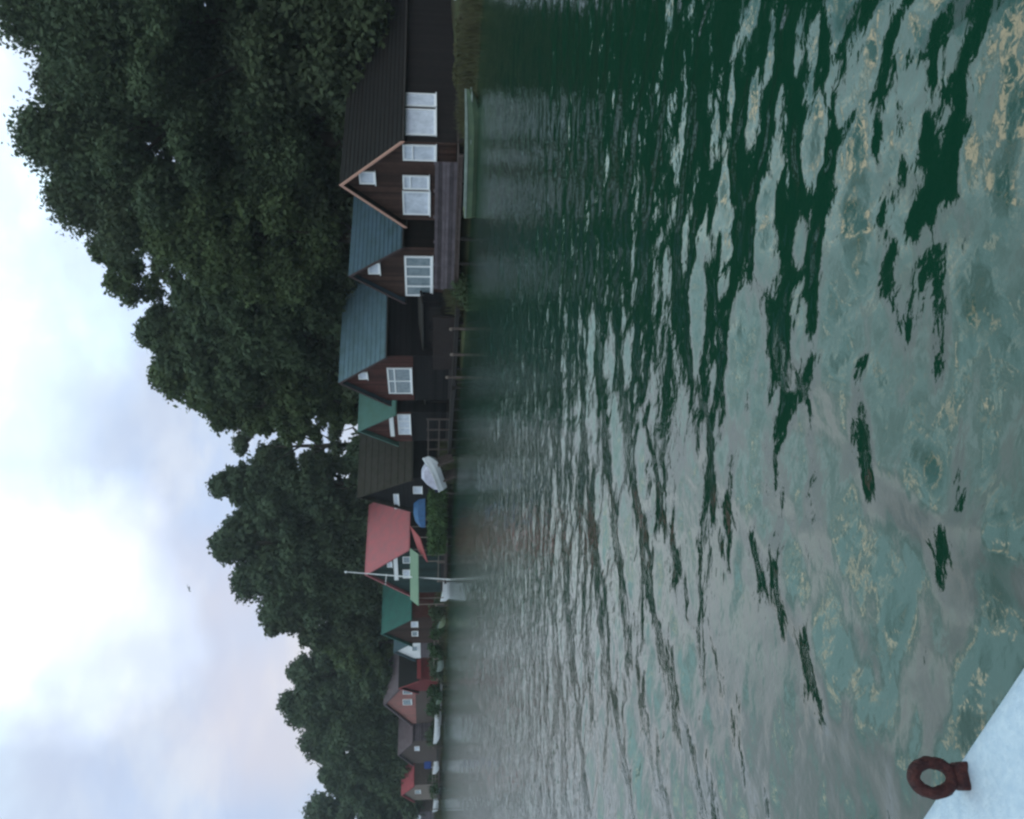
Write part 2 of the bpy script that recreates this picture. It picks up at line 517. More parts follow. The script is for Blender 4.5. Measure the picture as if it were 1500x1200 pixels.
class House:
    def __init__(s, label, Yc, yc, xe, yl, xa, L, a, z0, wall, roof, barge='barge_dark', gwall=None, oh=0.22, og=0.3,
                 courses=10, cat='house', name='cabin', group=None, bw=0.16, below=0.9, found='wet_wood', gpx=None):
        s.a = math.radians(a)
        s.d = Vector((math.cos(s.a), math.sin(s.a), 0))
        s.g = Vector((-math.sin(s.a), math.cos(s.a), 0))
        Cn = at(xe, yc, Yc)
        lo, hi = 0.3, 25
        for _ in range(50):
            mid = (lo + hi) / 2
            if proj(Cn + s.g * mid)[1] < yl: lo = mid
            else: hi = mid
        s.W = W = lo
        s.C = Vector((Cn.x, Cn.y, 0))
        md = s.C + s.g * (W / 2)
        apx = at(xa, proj(Vector((md.x, md.y, 5)))[1], md.y)
        s.z0, s.L = z0, L
        s.base = Vector((md.x, md.y, z0))
        ze, zr = Cn.z - z0, apx.z - z0
        # the eave pixel is the outer edge of the roof; bring it back to the wall line
        slope = (zr - ze) / (W / 2 + oh)
        s.ze = zr - slope * W / 2
        s.zr, s.slope = zr, slope
        print('HOUSE', label[:34], 'W %.1f L %.1f eave %.1f ridge %.1f at %s' % (W, L, s.ze, zr, tuple(round(c, 1) for c in s.base)))
        s.root = empty(name, s.base, s.a, label, cat, group)
        t = 0.12
        prof = [(-W / 2, 0), (W / 2, 0), (W / 2, s.ze - t), (0, zr - t - 0.01), (-W / 2, s.ze - t)]
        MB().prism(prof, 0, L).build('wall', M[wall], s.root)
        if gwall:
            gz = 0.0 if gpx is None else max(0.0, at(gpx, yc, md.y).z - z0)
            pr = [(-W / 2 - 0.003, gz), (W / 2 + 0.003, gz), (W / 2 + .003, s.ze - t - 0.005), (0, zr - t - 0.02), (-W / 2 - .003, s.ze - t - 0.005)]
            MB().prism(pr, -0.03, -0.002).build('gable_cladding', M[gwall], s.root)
        MB().prism([(-W / 2 + .05, -below), (W / 2 - .05, -below), (W / 2 - .05, -0.002), (-W / 2 + .05, -0.002)], 0.05, L - .05).build('foundation', M[found], s.root)
        r = MB()
        for sd in (-1, 1):
            roof_slab(r, sd, W, zr, slope, oh, -og, L + og, 0.10, courses)
        s.roof = r.build('roof', M[roof], s.root)
        MB().prism([(-0.12, zr - 0.12 * slope + .03), (0, zr + 0.05), (0.12, zr - .12 * slope + .03), (0, zr + .0)], -og - .01, L + og + .01).build('ridge_cap', M[roof], s.roof)
        half = W / 2 + oh
        if courses > 1:
            for sd in (-1, 1):
                yy, zz = sd * (half + .07), zr - slope * half - .10
                MB().tube([(-og, yy, zz), (L + og, yy, zz)], [.055, .055], 8).build('gutter', M['wet_wood'], s.root)
        for sd in (-1, 1):
            for x0, x1 in ((-og - 0.055, -og - 0.006), (L + og + 0.006, L + og + 0.055)):
                y0 = 0.0
                pr = [(0, zr + 0.05), (sd * (half + .03), zr - slope * (half + .03) + 0.05), (sd * (half + .03), zr - slope * (half + .03) - bw), (0, zr - bw)]
                b = MB().prism(pr, x0, x1).build('bargeboard', M[barge], s.root)

    def hit(s, px, py, wall):
        o = Vector((0, 0, EYE))
        dr = Vector(ray(px, py))
        n = s.d if wall == 'gable' else s.g
        t = (s.C - Vector((0, 0, 0)) - Vector((0, 0, 0))).dot(n) / dr.dot(n)
        p = o + dr * t
        q = p - s.base
        return (q.dot(s.g) if wall == 'gable' else q.dot(s.d)), q.z

    def window(s, wall, px0, px1, py0, py1, pane='curtain', mull=1, bars=0, frame='white', name='window', fw=0.07, cap=None):
        """px0..px1 = top..bottom, py0..py1 = right..left in the photograph."""
        pm = (px0 + px1) / 2
        ym = (py0 + py1) / 2
        u0, _ = s.hit(pm, py0, wall)
        u1, _ = s.hit(pm, py1, wall)
        _, zt = s.hit(px0, ym, wall)
        _, zb = s.hit(px1, ym, wall)
        if u0 > u1: u0, u1 = u1, u0
        fr = MB()

        def bx(m_, ua, ub, za, zb_, d0, d1):
            if wall == 'gable': m_.box(-d1, -d0, ua, ub, za, zb_)
            else: m_.box(ua, ub, -s.W / 2 - d1, -s.W / 2 - d0, za, zb_)
        d0, d1 = 0.035, 0.10
        bx(fr, u0, u1, zt - fw, zt, d0, d1); bx(fr, u0, u1, zb, zb + fw, d0, d1)
        bx(fr, u0, u0 + fw, zb + fw, zt - fw, d0, d1); bx(fr, u1 - fw, u1, zb + fw, zt - fw, d0, d1)
        for i in range(1, mull + 1):
            c = u0 + (u1 - u0) * i / (mull + 1)
            bx(fr, c - fw * .45, c + fw * .45, zb + fw, zt - fw, d0, d1 - .005)
        for i in range(1, bars + 1):
            c = zb + (zt - zb) * (1 - 0.3 * i)
            for k in range(mull + 1):
                a_ = u0 + (u1 - u0) * k / (mull + 1) + fw * .5
                b_ = u0 + (u1 - u0) * (k + 1) / (mull + 1) - fw * .5
                bx(fr, a_, b_, c - fw * .4, c + fw * .4, d0, d1 - .008)
        w = fr.build(name, M[frame], s.root)
        pn = MB()
        bx(pn, u0 + fw * .5, u1 - fw * .5, zb + fw * .5, zt - fw * .5, 0.036, 0.048)
        pn.build('pane', M[pane], w)
        sl = MB()
        bx(sl, u0 - .05, u1 + .05, zb - .05, zb - .004, 0.035, 0.15)
        sl.build('sill', M[frame], w)
        return w

    def panel(s, wall, px0, px1, py0, py1, material, name, d0=0.035, d1=0.09):
        pm, ym = (px0 + px1) / 2, (py0 + py1) / 2
        u0, _ = s.hit(pm, py0, wall)
        u1, _ = s.hit(pm, py1, wall)
        _, zt = s.hit(px0, ym, wall)
        _, zb = s.hit(px1, ym, wall)
        if u0 > u1: u0, u1 = u1, u0
        m_ = MB()
        if wall == 'gable': m_.box(-d1, -d0, u0, u1, zb, zt)
        else: m_.box(u0, u1, -s.W / 2 - d1, -s.W / 2 - d0, zb, zt)
        return m_.build(name, M[material], s.root)


GH = 'wooden houses along the lake shore'
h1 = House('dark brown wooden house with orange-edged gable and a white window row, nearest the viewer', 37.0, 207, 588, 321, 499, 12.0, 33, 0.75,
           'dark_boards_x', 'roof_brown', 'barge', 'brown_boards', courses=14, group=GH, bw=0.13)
h1.window('gable', 526, 549, 250, 268, 'curtain', 0)
h1.window('gable', 590, 638, 211, 234, 'curtain', 0, 1)
h1.window('gable', 590, 628, 256, 276, 'curtain', 0, 1)
h1.window('gable', 590, 629, 279, 313, 'curtain', 0, 0)
h1.window('side', 591, 638, 139, 158, 'curtain', 0, 0)
h1.window('side', 591, 638, 162, 200, 'curtain', 0, 0)

h2 = House('small brown house with blue tiled roof and wide white-framed window, left of the orange-edged gable', 43.0, 362, 588, 434, 512, 6.5, 33, 0.75,
           'dark_boards_x', 'roof_blue', 'barge_dark', 'brown_boards', courses=12, group=GH)
h2.window('gable', 539, 556, 384, 400, 'curtain', 0)
h2.window('gable', 593, 633, 374, 432, 'glass', 3, 0, fw=0.11)

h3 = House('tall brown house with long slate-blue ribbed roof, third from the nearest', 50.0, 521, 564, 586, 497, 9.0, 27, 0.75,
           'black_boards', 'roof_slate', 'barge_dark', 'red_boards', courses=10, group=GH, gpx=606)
h3.window('gable', 525, 538, 544, 554, 'curtain', 0)
h3.window('gable', 568, 603, 538, 575, 'glass', 1, 1, fw=0.10)

h4 = House('reddish house with plain pale teal roof, beside the taller slate-blue roofed house', 58.0, 604, 579, 646, 525, 5.0, 27, 0.75,
           'black_boards', 'roof_teal', 'roof_teal', 'red_boards', courses=1, group=GH, bw=0.1, gpx=603)
h4.window('gable', 583, 601, 606, 635, 'curtain', 2, 0)
h4.panel('gable', 571, 577, 608, 638, 'white', 'fascia')

h5 = House('low hut with mossy brown roof behind the white boat', 67.0, 700, 603, 744, 524, 5.5, 30, 0.75,
           'black_boards', 'roof_moss', 'roof_moss', 'black_boards', courses=8, group=GH)
h5.window('gable', 577, 584, 723, 744, 'curtain', 0, frame='white')
h5.window('gable', 605, 618, 712, 722, 'curtain', 0, frame='white')

h6 = House('house with large dusty pink roof beside the tall white flagpole', 77.0, 803, 599, 868, 535, 7.6, 43, 0.85,
           'dark_boards_x', 'roof_pink', 'roof_pink', 'dark_teal', courses=1, group=GH)
h6.window('gable', 567, 574, 822, 830, 'curtain', 0)
h6.panel('gable', 577, 583, 816, 849, 'white', 'fascia')
h6.window('gable', 590, 601, 834, 846, 'curtain', 0)
h6.window('gable', 590, 601, 815, 824, 'glass', 0)

h7 = House('house with deep green roof left of the white flagpole', 88.0, 905, 602, 942, 559, 5.6, 41, 0.85,
           'red_boards', 'roof_green', 'roof_green', 'brown_boards', courses=1, group=GH)
h7.window('gable', 602, 612, 910, 918, 'curtain', 0)
h7.window('gable', 603, 612, 924, 931, 'glass', 0)

h8 = House('small house with bright white triangular gable and blue-grey roof', 95.0, 938, 607, 964, 577, 4.4, 43, 0.85,
           'grey_boards', 'roof_bluegrey', 'roof_bluegrey', 'white', courses=1, group=GH, bw=0.08, gpx=616)
h8.window('gable', 603, 612, 946, 953, 'glass', 0)

h10 = House('tall salmon-walled house with mauve roof edges, beyond the white gable', 106.0, 992, 600, 1060, 562, 7.0, 43, 0.85,
            'weathered', 'roof_mauve', 'roof_mauve', 'salmon', courses=1, group=GH, bw=0.25, gpx=609)
h10.window('gable', 590, 603, 1008, 1016, 'glass', 0)
h10.window('gable', 590, 603, 1024, 1032, 'glass', 0)

h9 = House('low dark red shed with bright red eaves board, between white gable and salmon house', 101.0, 996, 612, 1012, 584, 4.2, 43, 0.85,
           'deep_red', 'roof_brown', 'red_paint', 'deep_red', courses=1, group=GH, name='shed', cat='shed')
h9.panel('side', 611, 617, 968, 996, 'red_paint', 'eaves_board', 0.3, 0.36)

h11 = House('grey-brown house with weathered mauve roof between the salmon house and the red roof', 116.0, 1086, 604, 1118, 583, 5.5, 43, 0.85,
            'grey_boards', 'roof_mauve', 'roof_mauve', 'weathered', courses=1, group=GH)
h11.window('gable', 607, 614, 1093, 1099, 'curtain', 0)
h12 = House('small house with faded red roof behind the blue canopy boat', 128.0, 1150, 606, 1172, 588, 5.5, 43, 0.85,
            'weathered', 'roof_red', 'roof_red', 'pale_wood', courses=1, group=GH)
h12.window('gable', 608, 616, 1157, 1162, 'glass', 0)
h13 = House('dark purple-grey house at the far end of the shore', 142.0, 1190, 604, 1216, 580, 6.5, 43, 0.85,
            'weathered', 'roof_brown', 'roof_mauve', 'grey_boards', courses=1, group=GH)
h13.window('gable', 608, 616, 1194, 1199, 'curtain', 0)

# ------------------------------------------------------------------ jetties, terraces, fences on the shore
def along(pa, pb, out=0.0):
    a, b = shore(pa), shore(pb)
    d = (b - a).normalized()
    n = Vector((-d.y, d.x, 0))
    if n.dot(INL) > 0: n = -n          # n points to the water
    a, b = a + n * out, b + n * out
    return a, b, d, n, math.atan2(d.y, d.x), (b - a).length


def terrace(label, pa, pb, ztop, depth, deckm='weathered', name='jetty', out=0.3, group='timber jetties along the shore', piles=1.6, cat='jetty'):
    a, b, d, n, rz, ln = along(pa, pb, out)
    root = empty(name, a, rz, label, cat, group)
    side = 1 if Vector((-math.sin(rz), math.cos(rz), 0)).dot(INL) > 0 else -1
    dk = MB()
    nb = max(3, int(ln / 0.22))
    for i in range(nb):
        x0, x1 = ln * i / nb, ln * (i + 1) / nb - 0.015
        dk.box(x0, x1, min(0, side * depth), max(0, side * depth), ztop - 0.05, ztop)
    dk.build('deck', M[deckm], root)
    MB().box(0, ln, side * 0.05, side * 0.16, ztop - 0.22, ztop - 0.055).build('edge_beam', M[deckm], root)
    k = max(2, int(ln / piles))
    for i in range(k + 1):
        x = 0.1 + (ln - 0.2) * i / k
        MB().tube([(x, side * 0.27, -0.8), (x + random.uniform(-.03, .03), side * 0.27, ztop - 0.055)], [0.09, 0.08]).build('pile', M['wet_wood'], root)
    MB().box(0.02, ln - .02, side * (depth - .12), side * (depth - .05), -0.5, ztop - 0.055).build('back_boards', M['wet_wood'], root)
    return root, ln, side


def railing(root_label, pa, pb, z0, z1, material, out=0.2, boards=False, name='fence', group=None, step=1.5, rails=2, cat='fence'):
    a, b, d, n, rz, ln = along(pa, pb, out)
    root = empty(name, a + Vector((0, 0, z0)), rz, root_label, cat, group)
    h = z1 - z0
    k = max(1, int(ln / step))
    for i in range(k + 1):
        x = 0.05 + (ln - 0.1) * i / k
        MB().box(x - .05, x + .05, -.05, .05, 0, h + 0.05).build('post', M[material], root)
    side = 1 if Vector((-math.sin(rz), math.cos(rz), 0)).dot(INL) > 0 else -1
    if boards:
        nb = max(2, int(h / 0.17))
        bd = MB()
        for i in range(nb):
            zz = h * i / nb
            bd.box(-0.03, ln + 0.03, -side * .055 if side > 0 else .055, -side * .085 if side > 0 else .085, zz + .012, zz + h / nb - .006) if False else \
                bd.box(-0.03 + random.uniform(-.04, .02), ln + 0.03 + random.uniform(-.02, .04), min(-side * .055, -side * .085), max(-side * .055, -side * .085), zz + .012, zz + h / nb - .004)
        bd.build('board_panel', M[material], root)
    else:
        for i in range(rails):
            zz = h * (i + 1) / rails - 0.06
            MB().box(-0.06, ln + 0.06, -side * .055 - .02, -side * .055 + .02, zz - .045, zz + .045).build('rail', M[material], root)
    return root


terrace('grey timber terrace on dark piles in front of the two nearest houses', 225, 422, 0.70, 2.6)
railing('weathered purple-grey board fence along the terrace of the nearest houses', 236, 418, 0.70, 1.72, 'grey_boards', 0.18, True, group='fences on the jetties')
terrace('dark landing stage under the slate-blue roofed house', 446, 560, 0.55, 2.4, 'wet_wood')
railing('dark board fence on the landing stage below the slate-blue roofed house', 478, 552, 0.55, 1.75, 'dark_boards', -0.6, True, group='fences on the jetties')
terrace('dark jetty with pale front beam below the pale teal roof', 566, 668, 0.55, 2.2, 'wet_wood')
railing('thin dark two-rail railing on the jetty below the pale teal roof', 612, 670, 0.55, 2.1, 'weathered', 0.1, False, group='fences on the jetties', rails=2)
terrace('brown jetty in front of the lawn and the pink-roofed house', 724, 852, 0.50, 1.6, 'weathered')
railing('pale wooden rail along the lawn in front of the pink-roofed house', 728, 850, 0.50, 1.15, 'pale_wood', 0.1, False, rails=1, step=3.0, group='fences on the jetties')
terrace('low grey jetty in front of the salmon house', 1000, 1060, 0.55, 1.6, 'concrete')
terrace('grey jetty at the far end below the faded red roof', 1095, 1170, 0.55, 1.8, 'weathered')

# lower dark boathouse fronts under houses three and four (they stand on the jetty, behind the fence)
def boathouse(label, pa, pb, z0, z1, depth, back):
    a, b, d, n, rz, ln = along(pa, pb, -back)
    side = 1 if Vector((-math.sin(rz), math.cos(rz), 0)).dot(INL) > 0 else -1
    root = empty('boathouse', a + Vector((0, 0, z0)), rz, label, 'boathouse')
    h = z1 - z0
    MB().box(0, ln, min(0, side * depth), max(0, side * depth), 0, h).build('wall', M['black_boards'], root)
    MB().prism([(-side * .2, h + .004), (side * (depth + .1), h + 0.25), (side * (depth + .1), h + .33), (-side * .2, h + .09)], -0.15, ln + .15).build('roof', M['wet_wood'], root)
    k = max(1, int(ln / 2.2))
    for i in range(k):
        x0 = ln * (i + .2) / k
        MB().box(x0, x0 + ln / k * .6, -side * .05 if side > 0 else .005, -side * .005 if side > 0 else .05, 0.02, h * .8).build('door', M['dark_boards_x'], root)
    return root


boathouse('low black boathouse under the slate-blue roofed house', 470, 558, 0.55, 2.3, 1.6, 1.2)
boathouse('low black boathouse under the pale teal roofed house', 570, 650, 0.55, 2.2, 1.6, 1.6)

# red awning, pale green canopy, small porch pieces at the pink-roofed house
def canopy(label, name, p_tr, p_bl, Y, depth, material, cat, drop, level=True):
    """sloping sheet on four posts: p_tr/p_bl = (px, py) of its top-right and bottom-left seen corners."""
    A_ = at(p_tr[0], p_tr[1], Y)
    B_ = at(p_bl[0], p_bl[1], Y + 1.5)
    root = empty(name, Vector((A_.x, A_.y, 0.6)), 0, label, cat)
    ax = Vector((B_.x - A_.x, B_.y - A_.y, 0))
    zA, zB = A_.z - .6, B_.z - .6
    dv = Vector((ax.y, -ax.x, 0)).normalized()
    if dv.y < 0: dv = -dv
    dv *= depth
    t = 0.07
    pts = [Vector((0, 0, zA)), Vector((ax.x, ax.y, zA if level else zB)), Vector((ax.x, ax.y, zA if level else zB)) + dv, dv + Vector((0, 0, zA))]
    pts[0].z -= drop; pts[1].z -= drop
    vs = pts + [p - Vector((0, 0, t)) for p in pts]
    MB().add(vs, [(0, 1, 2, 3), (7, 6, 5, 4), (0, 4, 5, 1), (1, 5, 6, 2), (2, 6, 7, 3), (3, 7, 4, 0)]).build('canopy_sheet', M[material], root)
    for i, p in enumerate(pts):
        q = p.lerp((pts[0] + pts[2]) / 2, 0.05)
        MB().tube([(q.x, q.y, 0), (q.x, q.y, q.z - t - .004)], [0.05, 0.05], 6).build('post', M['pale_wood'], root)
    return root


canopy('red awning sloping down beside the pink-roofed house', 'awning', (600, 787), (612, 824), 73.0, 1.6, 'red_paint', 'awning', 0.85, False)
canopy('long pale green canopy in front of the pink and green roofs', 'canopy', (600, 812), (600, 888), 74.5, 1.2, 'pale_green', 'canopy', 0.75)

# flagpole by the jetty
p = shore(850) * 0.945
fp = empty('flagpole', (p.x, p.y, 0.0), 0, 'tall thin white flagpole at the jetty beside the pink-roofed house', 'flagpole')
tp = at(508, 838, p.y)
off = Vector((tp.x - p.x, 0, tp.z))
MB().tube([(0, 0, -0.6), off * 0.5, off], [0.075, 0.06, 0.04]).build('pole', M['white'], fp)
MB().tube([off, off + Vector((0.01, 0, 0.12)), off + Vector((0.02, 0, .2))], [0.09, 0.11, 0.03]).build('finial', M['white'], fp)
MB().bar(off * 0.62 + Vector((-0.9, 0, .1)), off * 0.62 + Vector((0.1, 0, 0)), 0.05).build('crossbar', M['white'], fp)

# mooring posts
GP = 'mooring posts at the waterline'
for py, hgt, lab in ((472, 0.85, 'pale-topped mooring post at the right end of the dark landing stage'),
                     (507, 0.75, 'pale-topped mooring post in the middle of the dark landing stage'),
                     (541, 0.95, 'pale-topped mooring post at the left end of the dark landing stage'),
                     (690, 1.25, 'tall pale mooring post beside the white motorboat'),
                     (715, 1.1, 'tall pale mooring post left of the white motorboat'),
                     (1035, 1.3, 'grey mooring post in the water near the salmon house'),
                     (1180, 1.7, 'grey mooring post at the far left end of the shore')):
    a, b, d, n, rz, ln = along(py, py + 8, 0.55)
    r = empty('mooring_post', a, 0, lab, 'post', GP)
    MB().tube([(0, 0, -0.8), (random.uniform(-.05, .05), 0, hgt - .12)], [0.085, 0.075]).build('shaft', M['weathered'], r)
    MB().tube([(0, 0, hgt - .118), (0, 0, hgt), (0, 0, hgt + .03)], [0.095, 0.095, 0.05]).build('cap', M['pale_wood'], r)


# ------------------------------------------------------------------ boats
def hull_secs(L, B, H, draft=0.15, transom=0.8, sheer=0.25, n=15):
    secs, rim = [], []
    for i in range(n):
        t = i / (n - 1)
        x = L * (t - 0.5)
        w = B / 2 * (transom + (1 - transom) * min(1, t * 2.5)) if t < 0.4 else B / 2 * max(0.02, (1 - ((t - 0.4) / 0.6) ** 2.2))
        top = H + sheer * max(0, t - 0.35) ** 2 * 2
        bot = -draft + (top * 0.55 + draft) * max(0, (t - 0.7) / 0.3) ** 2
        sec = [(x, w, top), (x, w * 0.93, (top + bot) / 2), (x, w * 0.62, bot), (x, 0, bot - .03), (x, -w * 0.62, bot), (x, -w * 0.93, (top + bot) / 2), (x, -w, top)]
        secs.append(sec)
        rim.append((x, w, top))
    return secs, rim


def boat(label, name, loc, rz, L, B, H, hullm, rimm, cat='boat', group=None, inside='wet_wood', seats=2, transom=0.8, sheer=0.25, deck=None, tr_m=None, draft=0.15):
    root = empty(name, loc, rz, label, cat, group)
    secs, rim = hull_secs(L, B, H, draft, transom, sheer)
    h = MB()
    h.loft(secs)
    n = len(secs[0])
    h.f.append(tuple(range(n)))
    h.build('hull', M[hullm], root, smooth=False)
    inn = MB()
    ins = [[(x, y * 0.9, z - 0.02 if k in (0, 6) else z * 0.75 + .06) for k, (x, y, z) in enumerate(s_)] for s_ in secs]
    ins[0] = [(x + .05, y, z) for x, y, z in ins[0]]
    inn.loft(ins)
    inn.f.append(tuple(range(n)))
    inn.build('inner_lining', M[inside], root)
    for sd in (1, -1):
        g = MB()
        g.loft([[(x, sd * (y + .035), z + .045), (x, sd * max(0.0, y - .05), z + .045), (x, sd * max(0.0, y - .05), z - .03), (x, sd * (y + .035), z - .03)] for x, y, z in rim], closed=True)
        g.f.append((0, 1, 2, 3)); g.f.append(tuple(len(g.v) - 4 + i for i in (3, 2, 1, 0)))
        g.build('gunwale', M[rimm], root)
    for i in range(seats):
        x = L * (-0.22 + 0.34 * i)
        MB().box(x - .13, x + .13, -B / 2 * .86, B / 2 * .86, H * .62, H * .62 + .04).build('thwart', M[rimm], root)
    if tr_m:
        s0 = secs[0]
        MB().add([(x - .03, y * 1.03, z + (.06 if z > 0 else 0)) for x, y, z in s0] + [(x - .002, y * 1.03, z + (.06 if z > 0 else 0)) for x, y, z in s0],
                 [tuple(range(7)), tuple(range(13, 6, -1))] + [(i, i + 7, (i + 1) % 7 + 7, (i + 1) % 7) for i in range(7)]).build('transom', M[tr_m], root)
    if deck:
        dk = MB()
        a = rim[8:]
        dk.loft([[(x, y, z + .05), (x, 0, z + .11), (x, -y, z + .05)] for x, y, z in a])
        dk.build('foredeck', M[deck], root)
    return root


# green punt moored in front of the nearest house (stern at left, bow to the right)
A = on_water(694, 311); B_ = on_water(698, 131)
A = A * 0.985; B_ = B_ * 0.955
mid = (A + B_) / 2
L_ = (B_ - A).length
boat('long green flat-bottomed rowing boat with pale rim moored at the nearest terrace', 'rowing_boat', (mid.x, mid.y, 0), math.atan2(B_.y - A.y, B_.x - A.x),
     L_, 1.35, 0.42, 'green_hull', 'rim_grey', seats=3, transom=0.88, sheer=0.12, tr_m='olive_hull', draft=0.12)

# white motorboat hanging bow-up beside the low hut, with lilac cover
A = at(652, 716, 62.5); B_ = at(634, 674, 61.0)
mid = (A + B_) / 2
wb = boat('white motorboat with lilac cover lying bow-high beside the low mossy hut', 'motorboat', (mid.x + .3, mid.y + .4, 1.25), math.atan2(B_.y - A.y, B_.x - A.x), 3.1, 1.3, 0.55,
          'white_hull', 'white', seats=1, deck='white_hull', inside='white')
wb.rotation_euler = (0.25, -0.28, math.atan2(B_.y - A.y, B_.x - A.x))
cv = MB()
cv.loft([[(x, w, z), (x, w * .55, z + h * .8), (x, 0, z + h), (x, -w * .55, z + h * .8), (x, -w, z)] for x, w, z, h in ((-1.3, .52, .61, .3), (-.8, .64, .61, .6), (-.1, .64, .61, .8), (.5, .57, .64, .6), (.9, .42, .7, .1))])
cv.f.append((0, 1, 2, 3, 4))
cv.build('cover', M['lilac'], wb)
for x in (-.8, .7):
    MB().box(x - .07, x + .07, -.5, .5, -1.3, -.02).build('cradle', M['weathered'], wb)
MB().box(-1.74, -1.58, -.2, .2, .1, .78).build('outboard_motor', M['navy'], wb)

# blue tarpaulin covered dinghy on the lawn
A = at(620, 741, 71.5)
bt = empty('covered_boat', (A.x, A.y, 1.95), math.radians(172), 'boat under blue tarpaulin on trestles behind the hedge, before the pink-roofed house', 'boat')
cv = MB()
cv.loft([[(x, w, 0.35), (x, w * .85, .35 + h * .6), (x, 0, .35 + h), (x, -w * .85, .35 + h * .6), (x, -w, .35)] for x, w, h in ((-1.9, .35, .3), (-1.4, .75, .75), (-.4, .9, 1.0), (.7, .85, 1.02), (1.4, .6, .85), (1.9, .2, .45))])
cv.f.append((0, 1, 2, 3, 4)); cv.f.append(tuple(len(cv.v) - 5 + i for i in range(5)))
cv.build('tarpaulin', M['blue_tarp'], bt)
for x in (-1.0, 1.0):
    MB().box(x - .08, x + .08, -.8, .8, -1.3, .345).build('trestle', M['weathered'], bt)

# small white boat by the flagpole
A = on_water(657.5, 864) * 0.99
boat('small white dinghy floating beside the white flagpole', 'dinghy', (A.x, A.y, 0), math.radians(176), 2.3, 1.1, 0.55, 'white_hull', 'white', seats=1, deck='white_hull', inside='white')
# far boats
GB = 'small white boats far along the shore'
A = shore(1066) + INL * 0.2 + Vector((0, 0, 0.62))
boat('long white boat lying on the bank before the far grey-brown house', 'rowing_boat', A, math.radians(166), 5.4, 1.4, 0.50, 'white_hull', 'white', group=GB, seats=2, inside='white')
A = shore(1118) + INL * 0.2 + Vector((0, 0, 0.62))
cb = boat('white boat with square blue canopy lying at the far jetty', 'canopy_boat', A, math.radians(168), 4.0, 1.5, 0.55, 'white_hull', 'white', group=GB, seats=1, inside='white')
MB().box(-1.3, .5, -.75, .75, 1.95, 2.05).build('canopy_top', M['blue_deep'], cb)
MB().box(-1.32, .52, .751, .79, 1.05, 1.98).build('canopy_side', M['blue_deep'], cb)
for x in (-1.2, .4):
    for y in (-.65, .65):
        MB().bar((x, y, .7), (x, y, 1.947), .05).build('canopy_post', M['white'], cb)
A = shore(1182) + INL * 0.3 + Vector((0, 0, 0.55))
boat('short white boat lying on the bank at the far left end of the shore', 'rowing_boat', A, math.radians(165), 2.6, 1.4, 0.6, 'white_hull', 'white', group=GB, seats=1, inside='white')

for py, ln_, hm, lab in ((1016, 3.2, 'green_hull', 'small green rowing boat at the jetty below the salmon house'),
                     (1152, 3.0, 'lilac', 'small pale lilac boat on the bank below the faded red roof'),
                     (905, 2.8, 'olive_hull', 'small olive boat on the bank below the deep green roof'),
                     (970, 3.0, 'rim_grey', 'small grey boat on the bank below the red eaves board')):
    q = shore(py) + INL * 0.15 + Vector((0, 0, 0.38))
    boat(lab, 'rowing_boat', q, math.radians(160 + py % 17), ln_, 1.2, 0.45, hm, 'rim_grey', group='small rowing boats on the far bank', seats=1)
railing('grey post-and-rail fence on the bank below the white gable', 925, 1000, 0.55, 1.45, 'pale_wood', -0.4, False, group='fences on the jetties', rails=2, step=2.0)
railing('pale grey rail along the far jetty below the faded red roof', 1100, 1168, 0.6, 1.5, 'pale_wood', -0.2, False, group='fences on the jetties', rails=2, step=1.8)
for py, hgt, lab in ((880, 1.3, 'grey mooring post in the water left of the white dinghy'), (1090, 1.4, 'grey mooring post left of the long white boat'),
                     (1140, 1.5, 'grey mooring post left of the canopy boat')):
    a, b, d, n, rz, ln = along(py, py + 8, 0.5)
    r = empty('mooring_post', a, 0, lab, 'post', GP)
    MB().tube([(0, 0, -0.8), (random.uniform(-.05, .05), 0, hgt - .12)], [0.085, 0.075]).build('shaft', M['weathered'], r)
    MB().tube([(0, 0, hgt - .118), (0, 0, hgt), (0, 0, hgt + .03)], [0.10, 0.10, 0.05]).build('cap', M['pale_wood'], r)

# ------------------------------------------------------------------ our own boat: side deck with a rusty mooring ring
bdir = math.atan2(0.58, -0.81)
ob = empty('passenger_boat', (0, 0, 0), bdir, 'pale blue painted boat side with a rusty ring, the boat the viewer stands in', 'boat')
# local frame: x along the boat (to the bow), local -y = the side we look over (outboard)
secs = []
lin = []
capr, capl = [], []
EDGE = 0.955
xs = np.linspace(-4.2, 5.6, 34)
for x in xs:
    t = max(0, (x - 2.6) / 3.0)
    hw = EDGE * max(0.015, 1 - t ** 2.4)
    tb = max(0, (-2.4 - x) / 1.8)
    hw *= 1 - 0.12 * tb
    top = 0.72 + 0.16 * t ** 2
    bot = -0.25 + 0.6 * t ** 3
    secs.append([(x, s_ * hw * k, z) for s_, k, z in ((-1, 1, top), (-1, .97, top - .25), (-1, .88, (top + bot) / 2), (-1, .6, bot + .08), (1, 0, bot), (1, .6, bot + .08), (1, .88, (top + bot) / 2), (1, .97, top - .25), (1, 1, top))])
    ins = max(0.005, hw - 0.36)
    lin.append([(x, s_ * ins * k, z) for s_, k, z in ((-1, 1, top), (-1, .95, top - .3), (-1, .8, .3), (1, 0, .25), (1, .8, .3), (1, .95, top - .3), (1, 1, top))])
    for s_, lst in ((-1, capr), (1, capl)):
        o_, i_ = hw, ins
        prof = [(o_ - .0, top - .05), (o_ + .035, top - .035), (o_ + .05, top), (o_ + .035, top + .032), (o_ - .0, top + .045), ((o_ + i_) / 2, top + .055), (i_ + .0, top + .045), (i_ - .02, top + .02), (i_ - .02, top - .03)]
        lst.append([(x, s_ * y, z) for y, z in prof])
hb = MB(); hb.loft(secs); hb.f.append(tuple(range(9))); hb.build('hull', M['boat_paint'], ob, smooth=True)
hl = MB(); hl.loft(lin); hl.build('inner_lining', M['boat_paint'], ob)
